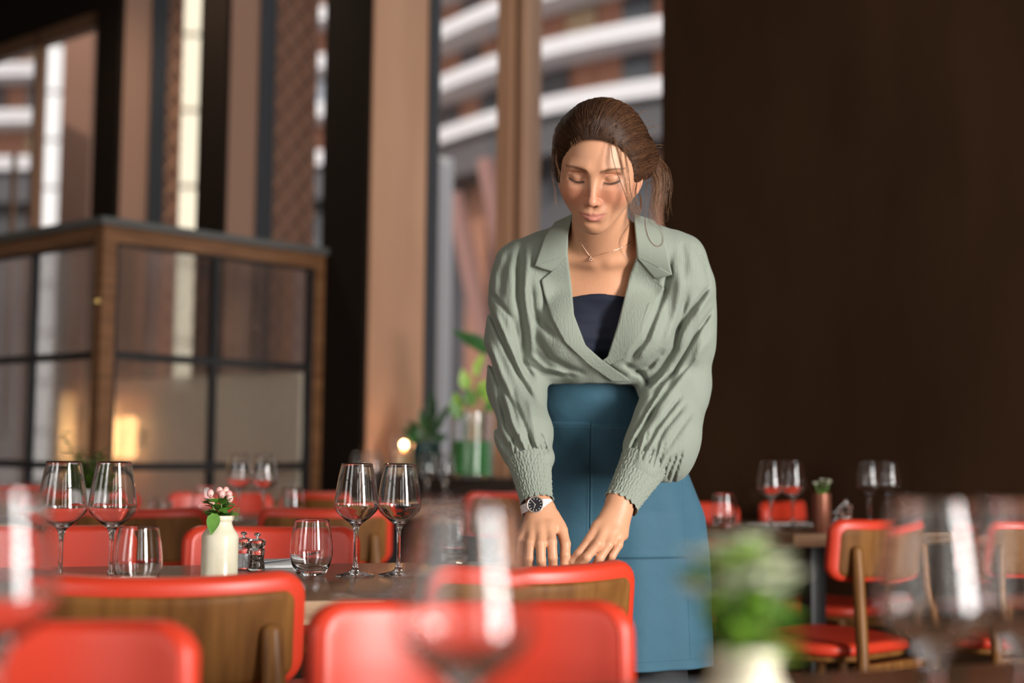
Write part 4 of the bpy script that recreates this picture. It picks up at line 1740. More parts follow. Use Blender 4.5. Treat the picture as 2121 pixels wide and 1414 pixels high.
def strands(n, seed, rad, jit, n_pt=14):
    rg = np.random.default_rng(seed)
    # roots round the face opening, on the front of the scalp, and many further up
    a = rg.uniform(-1, 1, n)
    th = a * 1.75                                    # 0 = top of the forehead, +-1.75 = by the ears
    rx = .0600 + np.abs(rg.normal(0, .003, n))
    x = rx * np.sin(th)
    z = np.where(np.abs(th) < PI / 2, -.008 + .083 * np.clip(np.cos(th), 0, 1) ** .8, -.008 - .06 * (np.abs(th) - PI / 2))
    y = -.080 + .035 * np.abs(np.sin(th)) ** 2 - .03 * (np.abs(np.cos(th)) - .5) * .2
    root = np.stack([x, y - .02 + .006, z - .027 + rg.normal(0, .0015, n)], 1)
    further = (rg.random(n) < .62)
    root += np.stack([rg.normal(0, .01, n), np.abs(rg.normal(0, .075, n)), np.abs(rg.normal(0, .03, n))], 1) * further[:, None]
    root /= np.linalg.norm(root, axis=1)[:, None]
    end = np.stack([.14 + .34 * a + rg.normal(0, .05, n), np.full(n, 1.0), -.25 + rg.normal(0, .08, n)], 1)
    end /= np.linalg.norm(end, axis=1)[:, None]
    t = np.linspace(0, 1, n_pt)
    om = np.arccos(np.clip((root * end).sum(1), -1, 1))[:, None]
    P = (np.sin((1 - t) * om) / np.sin(om))[..., None] * root[:, None] + (np.sin(t * om) / np.sin(om))[..., None] * end[:, None]
    P += np.array([0, 0, 1])[None, None] * (np.sin(t * PI)[None, :] * (.26 - .10 * np.abs(a))[:, None])[..., None]
    wv = rg.normal(0, jit, (n, 3))
    P += (np.sin(t * PI * 2 + rg.uniform(0, 6, (n, 1))))[..., None] * wv[:, None]
    P /= np.linalg.norm(P, axis=2)[..., None]
    S_ = hair_radius(P.reshape(-1, 3).astype(f32)).reshape(n, n_pt, 3)
    o = A3(HEAD_C) + np.array((HR @ Vector((0, .02, .03))), f32)
    nrm = S_ - o
    nrm /= np.linalg.norm(nrm, axis=2)[..., None]
    lift = rg.uniform(-.0015, .0022, (n, 1)) + np.abs(rg.normal(0, .0012, (n, 1))) * (np.sin(t * PI) ** 2)[None]
    S_ = S_ + nrm * lift[..., None]
    return S_


def strand_mesh(S_, rad):
    n, k, _ = S_.shape
    tg = np.gradient(S_, axis=1)
    tg /= np.linalg.norm(tg, axis=2)[..., None] + 1e-9
    up = np.array([.3, -.9, .3])
    u = np.cross(tg, up)
    u /= np.linalg.norm(u, axis=2)[..., None] + 1e-9
    w = np.cross(tg, u)
    r = (rad * np.clip(np.minimum(np.linspace(0, 1, k) * 6 + .3, (1 - np.linspace(0, 1, k)) * 4 + .2), 0, 1))[None, :, None]
    vs = np.stack([S_ + r * (u * math.cos(a) + w * math.sin(a)) for a in (0, 2.094, 4.189)], 2)
    base = (np.arange(n)[:, None, None] * k + np.arange(k - 1)[None, :, None]) * 3
    q = []
    for c in range(3):
        c2 = (c + 1) % 3
        q.append(np.concatenate([base + c, base + c2, base + 3 + c2, base + 3 + c], 2))
    return vs.reshape(-1, 3), np.concatenate([x.reshape(-1, 4) for x in q])


S1 = strands(10000, 3, .0004, .012)
vs, q = strand_mesh(S1, .00042)


def strand_mat(name, lo, hi):
    """each hair its own tone, from a colour attribute"""
    m = mat(name, hi, .36, spec=.55)
    nt = m.node_tree
    ca = nt.nodes.new('ShaderNodeVertexColor')
    ca.layer_name = 'tone'
    nt.links.new(ca.outputs[0], nt.nodes['Principled BSDF'].inputs['Base Color'])
    return m, np.array(lo), np.array(hi)


def strand_obj(name, S_, rad, mm, parent, seed):
    vs, q = strand_mesh(S_, rad)
    o = fast_mesh(name, vs - P0, q, mm[0], parent)
    r = np.random.default_rng(seed).random(len(S_)) ** 1.6
    c = mm[1] + (mm[2] - mm[1]) * r[:, None]
    vcol(o, np.repeat(c, S_.shape[1] * 3, 0).astype(f32), 'tone')
    return tag(o, None, None, None, 'stuff')


HM = strand_mat('hair_strand', (.026, .011, .006), (.155, .070, .034))
strand_obj('hair_strands', S1, .00036, HM, hair, 1)


def curl(points, n, spread, seed, rad=.00042, d=None):
    """loose wisps following a traced path (picture position, depth)"""
    rg = np.random.default_rng(seed)
    P = np.array([tuple(W(*p)) for p in points])
    k = 26
    t = np.linspace(0, 1, k)
    tp_ = np.linspace(0, 1, len(P))
    # smooth interpolation
    base = np.stack([np.interp(t, tp_, P[:, i]) for i in range(3)], 1)
    for _ in range(3):
        base[1:-1] = (base[:-2] + base[2:] + 2 * base[1:-1]) / 4
    out = []
    for i in range(n):
        o = rg.normal(0, 1, 3) * spread
        fr = rg.uniform(.7, 2.2)
        ph = rg.uniform(0, 6.28)
        w = rg.normal(0, 1, 3) * spread * .6
        out.append(base + o * (.25 + .75 * t)[:, None] + np.sin(t * 6.28 * fr + ph)[:, None] * w * t[:, None])
    return np.array(out)


WISPS = [
    ([(1262, 268, 2.650), (1266, 300, 2.634), (1267, 330, 2.625), (1280, 362, 2.622), (1293, 395, 2.625), (1303, 430, 2.632), (1312, 452, 2.65), (1300, 472, 2.66), (1284, 492, 2.68), (1281, 512, 2.70), (1290, 530, 2.74), (1303, 548, 2.78)], 7, .0013),
    ([(1268, 270, 2.650), (1278, 305, 2.634), (1287, 340, 2.628), (1294, 372, 2.632), (1300, 400, 2.64), (1308, 430, 2.65), (1314, 450, 2.66)], 20, .0036),
    ([(1285, 285, 2.66), (1296, 320, 2.65), (1302, 360, 2.65), (1306, 400, 2.66), (1315, 435, 2.67), (1308, 460, 2.68)], 18, .0034),
    ([(1335, 340, 2.75), (1342, 380, 2.74), (1336, 420, 2.73), (1334, 460, 2.72), (1342, 495, 2.72), (1358, 514, 2.72), (1372, 508, 2.73), (1374, 490, 2.74), (1362, 462, 2.76)], 8, .0016),
    ([(1350, 350, 2.78), (1358, 385, 2.77), (1352, 425, 2.76), (1354, 450, 2.76), (1372, 462, 2.77)], 44, .0062),
    ([(1362, 330, 2.82), (1376, 350, 2.81), (1378, 385, 2.81), (1368, 420, 2.81), (1366, 445, 2.80)], 60, .0105),
    ([(1350, 345, 2.80), (1364, 372, 2.79), (1362, 410, 2.79), (1348, 440, 2.78)], 50, .0085),
    ([(1325, 400, 2.76), (1328, 425, 2.74), (1318, 450, 2.72)], 26, .0040),
    ([(1320, 372, 2.72), (1316, 400, 2.71), (1318, 425, 2.71), (1322, 448, 2.71)], 20, .0026),
    ([(1150, 290, 2.73), (1142, 330, 2.72), (1143, 360, 2.71), (1150, 390, 2.71), (1153, 420, 2.71), (1156, 428, 2.71)], 7, .0018),
    ([(1155, 300, 2.71), (1150, 330, 2.70), (1158, 355, 2.69), (1160, 375, 2.685)], 12, .0020),
]
_r = random.Random(12)
for _k in range(26):          # short flyaways standing off the outline
    a_ = _r.choice([_r.uniform(-2.1, -1.1), _r.uniform(.5, 2.1), _r.uniform(.5, 2.1)])
    cx0, cy0 = 1252 + 108 * math.sin(a_), 318 - 120 * math.cos(a_)
    tx, ty = 14 * math.sin(a_ + .8) + _r.uniform(-6, 10), -13 * math.cos(a_) + _r.uniform(-4, 10)
    WISPS.append(([(cx0 - 8, cy0 + 4, 2.80), (cx0 + tx * .3, cy0 + ty * .5, 2.80), (cx0 + tx, cy0 + ty, 2.80)], 2, .0012))
for _k in range(30):          # fine hairs at the forehead
    a_ = _r.uniform(-1.1, 1.1)
    x_, y_ = 1238 + 66 * math.sin(a_), 332 - 58 * math.cos(a_)
    WISPS.append(([(x_, y_ - 8, 2.655), (x_ + 3, y_ + 2, 2.648), (x_ + _r.uniform(-2, 9), y_ + _r.uniform(4, 12), 2.645)], 2, .0010))
ws = np.concatenate([curl(p, n, s, i + 20) for i, (p, n, s) in enumerate(WISPS)])
HW = strand_mat('hair_wisp', (.09, .040, .018), (.36, .18, .085))
strand_obj('loose_hair', ws, .00018, HW, hair, 2)

# lashes, a thin fan along each lid
lm = MB()
for sx in (-1, 1):
    for k in range(30):
        t = k / 29
        x = sx * (.0190 + .0275 * t)
        y0, z0 = -.0835 + .0085 * t ** 1.6, -.0046 - .0030 * math.sin(t * PI) + .0026 * t
        lm.tube([Hd(x, y0, z0) - PV, Hd(x + sx * .0010 * (t - .3), y0 - .0030, z0 - .0020) - PV, Hd(x + sx * .002 * (t - .2), y0 - .0050, z0 - .0022) - PV], [.00022, .00016, .00006], 3)
tag(lm.build('lashes', mat('lash', (.012, .007, .005), .6), person), None, None, None, 'stuff')

# ================================================================== furniture
def slab(hw, hh, ht, rc, r, st, bend=None, axis='y'):
    """rounded slab: half width, half height, half thickness, corner radius, edge radius"""
    def f(p, cull=True):
        a, b, t = (p[:, 0], p[:, 2], p[:, 1]) if axis == 'y' else (p[:, 0], p[:, 1], p[:, 2])
        qx, qz = np.abs(a) - hw + rc, np.abs(b) - hh + rc
        d2 = np.minimum(np.maximum(qx, qz), 0) + np.hypot(np.maximum(qx, 0), np.maximum(qz, 0)) - rc
        wx, wy_ = d2 + r, np.abs(t) - ht + r
        return np.minimum(np.maximum(wx, wy_), 0) + np.hypot(np.maximum(wx, 0), np.maximum(wy_, 0)) - r
    if axis == 'y':
        ex = (hw, ht, hh)
        g_ = [np.arange(-hw - st * 1.5, hw + st * 2, st), np.arange(-ht - st * .55, ht + st, st * .55), np.arange(-hh - st * 1.5, hh + st * 2, st)]
    else:
        g_ = [np.arange(-hw - st * 1.5, hw + st * 2, st), np.arange(-hh - st * 1.5, hh + st * 2, st), np.arange(-ht - st * .55, ht + st, st * .55)]
    V_, Q_ = isosurf(f, *g_)
    if bend:
        V_ = V_.copy()
        x, y = V_[:, 0].copy(), V_[:, 1].copy()
        V_[:, 1] = y - (bend - np.sqrt(np.maximum(bend * bend - x * x, 0))) * -1
        V_[:, 0] = x * (1 - y / bend)
    return V_, Q_


ZTOP, BH, BW = .805, .175, .20


def make_chair(label):
    """origin on the floor under the seat; the sitter looks along +Y"""
    t = thing('dining_chair', (0, 0, 0), 0, label, 'chair')
    tilt = Matrix.Rotation(math.radians(6), 4, 'X')
    yb, zc_ = -.215, ZTOP - BH / 2

    def place(V_):
        R3 = np.array(tilt.to_3x3(), f32)
        return V_ @ R3.T + np.array([0, yb, zc_], f32)
    V_, Q_ = slab(BW, BH / 2, .019, .042, .017, .0075, .34)
    bk = fast_mesh('backrest', place(V_), Q_, M['red'], t)
    V_, Q_ = slab(BW - .016, BH / 2 - .020, .007, .022, .003, .0075, .34)
    V_[:, 1] -= .0185
    V_[:, 2] -= .005
    pn = fast_mesh('back_panel', place(V_), Q_, M['walnut'], t)
    # piping round the front face
    pts = []
    for k in range(96):
        a = 2 * PI * k / 96
        ca, sa = math.cos(a), math.sin(a)
        hw, hh, rc = BW - .010, BH / 2 - .010, .036
        x = math.copysign(hw - rc, ca) + rc * ca if abs(ca) > 1e-9 else 0
        z = math.copysign(hh - rc, sa) + rc * sa
        pts.append((x, z))
    # even out along the straight runs
    P = []
    for (xa, za), (xb, zb) in zip(pts, pts[1:] + pts[:1]):
        L = math.hypot(xb - xa, zb - za)
        n = max(1, int(L / .012))
        P += [(xa + (xb - xa) * i / n, za + (zb - za) * i / n) for i in range(n)]
    arr = np.array([(x * (1 - .0175 / .34), .0175 + (.34 - math.sqrt(.34 ** 2 - x * x)), z) for x, z in P], f32)
    MB().tube([tuple(v) for v in place(arr)] + [tuple(v) for v in place(arr[:1])], .0016, 5, False).build('piping', M['red'], bk, True)
    V_, Q_ = slab(.220, .205, .018, .13, .016, .011, axis='z')
    fast_mesh('seat', V_ + np.array([0, .01, .442], f32), Q_, M['red'], t)
    V_, Q_ = slab(.205, .190, .010, .12, .004, .012, axis='z')
    fast_mesh('seat_board', V_ + np.array([0, .01, .416], f32), Q_, M['walnut'], t)
    for sx in (-1, 1):
        top = Vector((sx * .148, yb - .037 + .03, .722))
        top = Vector((sx * .148, -.216, .722))
        n = 12
        foot = Vector((sx * .185, -.285, 0))
        pr = [foot.lerp(top, i / n) for i in range(n)]
        rad = [.012 + .0055 * min(1, i / 5) for i in range(n)]
        for e, rr_ in ((0, .0165), (.006, .0150), (.010, .0110), (.012, .0045)):
            pr.append(top + Vector((0, 0, e)))
            rad.append(rr_)
        MB().tube(pr, rad, 14).build('leg', M['leg'], t, True, 50)
        MB().tube([Vector((sx * .165, .150, .41)), Vector((sx * .20, .195, 0))], [.017, .011], 14).build('leg', M['leg'], t, True, 50)
    MB().box((-.150, .12, .375), (.150, .145, .408)).build('stretcher', M['leg'], t, bevel=.004)
    MB().box((-.165, -.235, .375), (.165, -.210, .408)).build('stretcher', M['leg'], t, bevel=.004)
    MB().tube([(-.172, -.26, .20), (-.185, .17, .20)], .008, 8).build('side_rail', M['leg'], t, True)
    MB().tube([(.172, -.26, .20), (.185, .17, .20)], .008, 8).build('side_rail', M['leg'], t, True)
    return t


chair0 = None


def chair(px, d, yaw, label, group):
    """px, d: where the middle of the backrest stands"""
    global chair0
    b = W(px, 1100, d)
    yw = math.radians(yaw)
    # backrest sits at local (0,-.215)
    c = Vector((b.x, b.y, 0)) - Matrix.Rotation(yw, 3, 'Z') @ Vector((0, -.20, 0))
    if chair0 is None:
        chair0 = make_chair(label)
        chair0.location = c
        chair0.rotation_euler = (0, 0, yw)
        chair0['group'] = group
        return chair0
    return dup(chair0, c, yw, label, group)


g1 = 'red leather dining chairs'
chair(355, 2.10, 17, 'red chair, wooden back towards us, in front of the cream flower jar', g1)
chair(1108, 2.365, 24, 'red chair with wooden back right in front of the woman\'s hands', g1)
chair(975, 1.80, 188, 'red chair with leather front facing us, largest, bottom centre', g1)
chair(22, 1.54, 192, 'red chair with leather front facing us in the bottom left corner', g1)
chair(564, 3.34, 188, 'red chair facing us across the table behind tumbler and salt grinder', g1)
chair(96, 3.27, 190, 'red chair facing us across the table behind the left pair of wine glasses', g1)
chair(287, 4.22, 8, 'red chair with wooden back beyond the left table, behind the lone tumbler', g1)
chair(674, 4.32, 8, 'red chair with wooden back just behind the middle wine glasses', g1)
chair(455, 5.55, 186, 'red chair facing us behind the distant pair of wine glasses', g1)
chair(636, 5.8, -42, 'small distant red chair with wooden back beside the partition end', g1)
chair(1045, 6.0, 48, 'small distant red chair below the green glass cylinder', g1)
chair(-8, 5.9, 20, 'distant red chair in shade before the partition, farthest left', g1)
chair(176, 5.52, 12, 'distant red chair in shade below the partition corner', g1)
chair(1831, 4.08, 40, 'red chair with wooden back and posts at the right table, seat in view', g1)
chair(2140, 4.22, 18, 'red chair with wooden back cut by the right picture edge', g1)
chair(1632, 5.35, 222, 'red chair turned sideways behind the right table\'s two wine glasses', g1)
chair(1412, 5.15, 186, 'red chair facing us, half hidden right of the woman, behind a tumbler', g1)


def table(corner, yaw, w, dp, label, right=True):
    """corner = near right (or near left) corner on plan"""
    t_ = Vector((math.cos(yaw), math.sin(yaw), 0))
    n_ = Vector((-math.sin(yaw), math.cos(yaw), 0))
    c = Vector((*corner, 0)) + t_ * (-w / 2 if right else w / 2) + n_ * dp / 2
    t = thing('dining_table', c, yaw, label, 'table', 'wooden dining tables')
    MB().box((-w / 2 + .002, -dp / 2 + .002, .7275), (w / 2 - .002, dp / 2 - .002, .747)).build('tabletop', M['tabletop'], t, bevel=.0015)
    e = MB()
    e.box((-w / 2, -dp / 2, .709), (w / 2, -dp / 2 + .025, .7265)).box((-w / 2, dp / 2 - .025, .709), (w / 2, dp / 2, .7265))
    e.box((-w / 2, -dp / 2 + .025, .709), (-w / 2 + .025, dp / 2 - .025, .7265)).box((w / 2 - .025, -dp / 2 + .025, .709), (w / 2, dp / 2 - .025, .7265))
    e.build('edge_band', M['tableedge'], t)
    e = MB()
    y = dp / 2
    for (x0, x1, y0, y1) in ((-w / 2 - .001, w / 2 + .001, -y - .001, -y + .002), (-w / 2 - .001, w / 2 + .001, y - .002, y + .001),
                             (-w / 2 - .001, -w / 2 + .002, -y + .002, y - .002), (w / 2 - .002, w / 2 + .001, -y + .002, y - .002)):
        e.box((x0, y0, .7265), (x1, y1, .7465))
    e.build('edge_band', M['tableedge'], t)
    xs = (-w / 4, w / 4) if w > 1.2 else (0,)
    for x in xs:
        MB().box((x - .03, -.03, .03), (x + .03, .03, .70)).build('column', M['blackmetal'], t, bevel=.004)
        MB().box((x - .04, -dp * .38, 0), (x + .04, dp * .38, .03)).box((x - .2, -.035, .69), (x + .2, .035, .709)).box((x - .035, -dp * .35, .69), (x + .035, dp * .35, .709)).build('base', M['blackmetal'], t)
    return t


table((.213, 2.475), math.radians(16.5), 1.45, .71, 'dark wooden table with cream jar and glasses in the middle')
table((.80, 1.21), math.radians(20), 2.1, .56, 'wooden table nearest to us under the blurred glasses')
table((.845, 4.26), math.radians(27), .76, .76, 'wooden table right of the woman with copper cup', False)
cC = W(760, 1080, 4.52)
table((cC.x, cC.y), math.radians(8), 1.9, .72, 'wooden table behind the middle one, left of the woman')
table((-.52 + .45 * .743 - .3 * .669, 6.28 - .45 * .669 - .3 * .743), math.radians(-42), .9, .6, 'far wooden table in front of the window sill')


# ================================================================== glassware
GSEG = 40


def make_wine(label):
    t = thing('wine_glass', (0, 0, 0), 0, label, 'glass')
    prof = [(.012, .0), (.0365, .0), (.0382, .0006), (.0385, .0014), (.034, .0026), (.020, .0058), (.0100, .0096), (.0062, .0145), (.0046, .022), (.0038, .035), (.0037, .06),
            (.0042, .080), (.0055, .0895), (.0085, .0960), (.0150, .1020), (.0260, .1105), (.0355, .1190), (.0412, .1270), (.0428, .1340), (.0425, .1400),
            (.0405, .1560), (.0372, .1780), (.0335, .1980), (.0302, .2135), (.0299, .2147), (.0294, .2150), (.0290, .2143),
            (.0325, .1980), (.0362, .1780), (.0395, .1560), (.0415, .1400), (.0417, .1340), (.0400, .1280), (.0342, .1205), (.0250, .1125), (.0140, .1055), (.006, .1030), (0, .1025)]
    g = MB()
    g.lathe([(0, .0012)] + prof, GSEG)
    g.build('bowl_and_stem', M['glass'], t, True)
    return t


def one_mesh(mb_, name, material, label, cat, loc, group=None):
    o = mb_.build(name, M[material], None, True)
    o.location = loc
    return tag(o, label, cat, group)


WINE_PROF = [(0, .0016), (.012, .0), (.0365, .0), (.0382, .0006), (.0385, .0014), (.034, .0026), (.020, .0058), (.0100, .0096), (.0062, .0145), (.0046, .022), (.0038, .035), (.0037, .06),
             (.0042, .080), (.0055, .0895), (.0085, .0960), (.0150, .1020), (.0260, .1105), (.0355, .1190), (.0412, .1270), (.0428, .1340), (.0425, .1400),
             (.0405, .1560), (.0372, .1780), (.0335, .1980), (.0302, .2135), (.0299, .2147), (.0294, .2150), (.0290, .2143),
             (.0325, .1980), (.0362, .1780), (.0395, .1560), (.0415, .1400), (.0417, .1340), (.0400, .1280), (.0342, .1205), (.0250, .1125), (.0140, .1055), (.006, .1030), (0, .1025)]
TUMB_PROF = [(0, .0012), (.020, .0), (.0245, .0004), (.0265, .002), (.0310, .009), (.0370, .022), (.0402, .036), (.0410, .046), (.0402, .060), (.0380, .078), (.0350, .096),
             (.0330, .1062), (.0325, .1070), (.0318, .1062), (.0338, .096), (.0368, .078), (.0390, .060), (.0397, .046), (.0388, .036), (.0352, .024), (.0290, .0155), (.0180, .0125), (0, .0120)]


def smooth_prof(pr, n=2):
    """Chaikin-free refinement: Catmull-Rom through the profile"""
    out = []
    for i in range(len(pr) - 1):
        p0, p1, p2, p3 = pr[max(i - 1, 0)], pr[i], pr[i + 1], pr[min(i + 2, len(pr) - 1)]
        for k in range(n):
            t = k / n
            out.append(tuple(max(0, .5 * ((2 * p1[j]) + (-p0[j] + p2[j]) * t + (2 * p0[j] - 5 * p1[j] + 4 * p2[j] - p3[j]) * t * t + (-p0[j] + 3 * p1[j] - 3 * p2[j] + p3[j]) * t ** 3)) for j in (0, 1)))
    out.append(pr[-1])
    out[0] = pr[0]
    return out


_cache = {}


def put(kind, px, d, label, group=None, z=.7472, rz=0):
    p = W(px, 1000, d)
    loc = Vector((p.x, p.y, z))
    if kind not in _cache:
        _cache[kind] = BUILD[kind](label)
        r = _cache[kind]
        r.location = loc
        r.rotation_euler = (0, 0, rz)
        if group:
            r['group'] = group
        return r
    return dup(_cache[kind], loc, rz, label, group)


def b_wine(label):
    o = MB().lathe(smooth_prof(WINE_PROF), 48).build('wine_glass', M['glass'], None, True)
    return tag(o, label, 'glass')


def b_tumbler(label):
    o = MB().lathe(smooth_prof(TUMB_PROF), 48).build('tumbler', M['glass'], None, True)
    return tag(o, label, 'glass')


def b_grinder(fill):
    def f(label):
        t = thing('grinder', (0, 0, 0), 0, label, 'grinder')
        MB().lathe([(0, 0), (.0165, 0), (.0170, .002), (.0150, .012), (.0135, .022), (.0155, .034), (.0160, .040), (.0125, .0440), (.0165, .050), (.0175, .055), (.0150, .0600), (.006, .0620), (0, .0620)], 28).build('body', M['glass'], t, True, 60)
        MB().lathe([(0, .003), (.0120, .003), (.0108, .012), (.0098, .022), (.0105, .030), (0, .031)], 20).build('filling', fill, t, True, 40)
        MB().lathe([(.0025, .062), (.0025, .067), (.0062, .068), (.0066, .0715), (.004, .0735), (0, .074)], 16).build('knob', M['steel'], t, True, 40)
        return t
    return f


pepper = bump(noise_col(mat('peppercorns', (.08, .05, .035), .7), (.02, .012, .01), (.22, .15, .10), nscale=260, detail=1), 300, 1, .002)
saltm = bump(mat('salt', (.8, .8, .8), .6), 300, .8, .001)
BUILD = {'wine': b_wine, 'tumbler': b_tumbler, 'pepper': b_grinder(pepper), 'salt': b_grinder(saltm)}
gw = 'wine glasses set out on the tables'
put('wine', 739, 2.765, 'wine glass in focus, left of the middle pair, right of tumbler', gw)
put('wine', 828, 2.785, 'wine glass in focus, right of the middle pair, nearest the woman', gw)
put('wine', 131, 2.53, 'wine glass left of the pair in front of the green herbs', gw)
put('wine', 235, 2.565, 'wine glass right of the pair beside the lone tumbler at left', gw)
put('wine', 8, 1.085, 'very blurred near wine glass at the left picture edge', gw)
put('wine', 968, .925, 'very blurred near wine glass at bottom centre', gw)
put('wine', 1931, 1.095, 'blurred near wine glass at right, left of the edge pair', gw)
put('wine', 2106, 1.13, 'blurred near wine glass cut by the right picture edge', gw)
put('wine', 495, 4.68, 'distant wine glass left of the pair above the pink berries', gw)
put('wine', 547, 4.58, 'distant wine glass right of the pair, left of a short tumbler', gw)
put('wine', 1597, 4.52, 'wine glass left of the pair on the right table', gw)
put('wine', 1642, 4.60, 'wine glass right of the pair on the right table', gw)
put('wine', 1800, 4.90, 'farther wine glass over the right chair, left one', gw)
put('wine', 1841, 4.98, 'farther wine glass over the right chair, right one', gw)
put('wine', 744, 6.22, 'tiny far wine glass above the middle pair, left one', gw)
put('wine', 773, 6.36, 'tiny far wine glass above the middle pair, right one', gw)
put('wine', 885, 6.24, 'tiny far wine glass below the candle, left one', gw)
put('wine', 922, 6.16, 'tiny far wine glass beside the green cylinder', gw)
gt = 'stemless tumblers set out on the tables'
put('tumbler', 648, 2.755, 'stemless tumbler in focus left of the middle wine glasses', gt)
put('tumbler', 291, 2.455, 'stemless tumbler on the left beside a wine glass stem', gt)
put('tumbler', 935, 3.06, 'blurred tumbler beyond the red chair back, left of the hands', gt)
put('tumbler', 606, 4.66, 'distant tumbler on the back table right of a wine glass', gt)
put('tumbler', 424, 4.75, 'distant faint tumbler on the back table left of the wine glasses', gt)
put('tumbler', 1500, 4.60, 'tumbler on the right table just right of the woman', gt)
put('pepper', 536, 2.86, 'clear pepper grinder behind the cream jar', None)
put('salt', 508, 2.89, 'clear salt grinder right against the cream jar', None)
put('salt', 348, 4.60, 'distant clear salt grinder on the back table', None)
put('pepper', 322, 4.62, 'distant clear pepper grinder on the back table', None)
put('salt', 1736, 4.46, 'clear salt grinder right of the copper cup', None)
_s = put('salt', 1752, 4.56, 'clear taller grinder behind the one by the copper cup', None)
_s.scale = (1.15, 1.15, 1.3)


# ================================================================== jars and plants
def leaf_mesh(mb_, base, tip, width, up, curl_=.2, fold=.25, nseg=6):
    """a leaf blade with a midrib fold, from base to tip"""
    base, tip, up = Vector(base), Vector(tip), Vector(up).normalized()
    ax_ = tip - base
    L = ax_.length
    a = ax_.normalized()
    side = a.cross(up).normalized()
    nn = side.cross(a)
    vs, fs = [], []
    for i in range(nseg + 1):
        t = i / nseg
        w = width * math.sin(PI * min(1, t * .94 + .06) ** .75) * (1 - .1 * t)
        c = base + ax_ * t - nn * (curl_ * L * t * t) * .5
        vs += [c - side * w + nn * w * fold, c, c + side * w + nn * w * fold]
    n0 = len(vs)
    vs += [v - nn * .0006 for v in vs]
    for i in range(nseg):
        for k in (0, 1):
            q = (i * 3 + k, i * 3 + k + 1, (i + 1) * 3 + k + 1, (i + 1) * 3 + k)
            fs.append(q)
            fs.append(tuple(x + n0 for x in reversed(q)))
    return mb_.add(vs, fs)


JAR = [(0, .0), (.0325, 0), (.0345, .002), (.0346, .070), (.0340, .076), (.0310, .0825), (.0255, .0900), (.0222, .098), (.0218, .103), (.0245, .1065), (.0252, .111), (.0240, .1145),
       (.0205, .1145), (.0185, .108), (.0185, .098), (.0260, .085), (.030, .075), (.030, .006), (0, .005)]


def jar_with_flowers(px, d, label, kind, seed, rz=0):
    rr = random.Random(seed)
    p = W(px, 1000, d)
    t = thing('flower_jar', (p.x, p.y, .7472), rz, label, 'vase')
    MB().lathe(smooth_prof(JAR, 2), 48).build('jar', M['cream'], t, True, 50)
    if kind == 'berry':
        for k in range(9):
            a, r = rr.uniform(0, 6.28), rr.uniform(.004, .022)
            x, y = r * math.cos(a) - .003, r * math.sin(a)
            h = .148 + rr.uniform(-.008, .016)
            st = MB().tube([(x * .3, y * .3, .095), (x * .7, y * .7, .125), (x, y, h - .006)], .0011, 6).build('flower_stem', M['stem'], t, True)
            MB().sphere((x, y, h), .0068, sz=1.15, seg=12, rings=8).build('berry', M['berry'], st, True)
            c_ = MB()
            for q in range(5):
                b = q * 1.257
                leaf_mesh(c_, (x, y, h - .006), (x + .008 * math.cos(b), y + .008 * math.sin(b), h - .002), .0028, (0, 0, 1), nseg=3)
            c_.build('sepals', M['leaf'], st, True)
        for k in range(44):
            a, r = rr.uniform(0, 6.28), rr.uniform(.012, .038)
            z = .124 + rr.uniform(-.008, .022)
            m_ = MB()
            leaf_mesh(m_, (r * .3 * math.cos(a), r * .3 * math.sin(a), z - .006), (r * 1.1 * math.cos(a), r * 1.1 * math.sin(a), z + rr.uniform(-.004, .01)), rr.uniform(.006, .0100), (rr.uniform(-.4, .4), rr.uniform(-.4, .4), 1))
            m_.build('leaf', M['leaf'], t, True)
        m_ = MB()
        leaf_mesh(m_, (-.006, -.024, .119), (-.010, -.036, .080), .0135, (0, -1, .3), .1)
        m_.build('leaf', M['leaf'], t, True)
        for k in range(6):
            a = -.6 + rr.uniform(-.4, .4)
            MB().tube([(.012, -.006, .112), (.026, -.010, .118 + k * .002), (.034 + k * .001, -.012, .104 + k * .005)], .0005, 4).build('tendril', M['stem'], t, True)
    else:
        for k in range(24):
            a, r = rr.uniform(0, 6.28), rr.uniform(.006, .040)
            x, y = r * math.cos(a) - .004, r * math.sin(a)
            h = .168 + rr.uniform(-.014, .020) - abs(x) * .3
            st = MB().tube([(x * .3, y * .3, .095), (x * .7, y * .7, .135), (x, y, h)], .0013, 6).build('flower_stem', M['stem'], t, True)
            fl_ = MB()
            for q in range(6):
                b = q * 1.047 + k
                leaf_mesh(fl_, (x, y, h), (x + .016 * math.cos(b), y + .016 * math.sin(b), h + .006), .0075, (0, 0, 1), -.2, .3, 4)
            fl_.sphere((x, y, h + .003), .0035, seg=8, rings=5)
            fl_.build('blossom', M['petal'] if k % 3 else M['leafbright'], st, True)
        for k in range(84):
            a, r = rr.uniform(0, 6.28), rr.uniform(.014, .044)
            z = .128 + rr.uniform(-.022, .030)
            m_ = MB()
            leaf_mesh(m_, (r * .35 * math.cos(a), r * .35 * math.sin(a), z - .008), (r * math.cos(a), r * math.sin(a), z + rr.uniform(-.012, .014)), rr.uniform(.007, .012), (rr.uniform(-.5, .5), rr.uniform(-.5, .5), 1))
            m_.build('leaf', M['leaf'] if k % 2 else M['leafbright'], t, True)
    return t


jar_with_flowers(459, 2.715, 'cream stoneware jar with pink berries and a drooping green leaf', 'berry', 3)
jar_with_flowers(1543, 1.005, 'very blurred near cream jar with pale green and white flowers', 'white', 8)

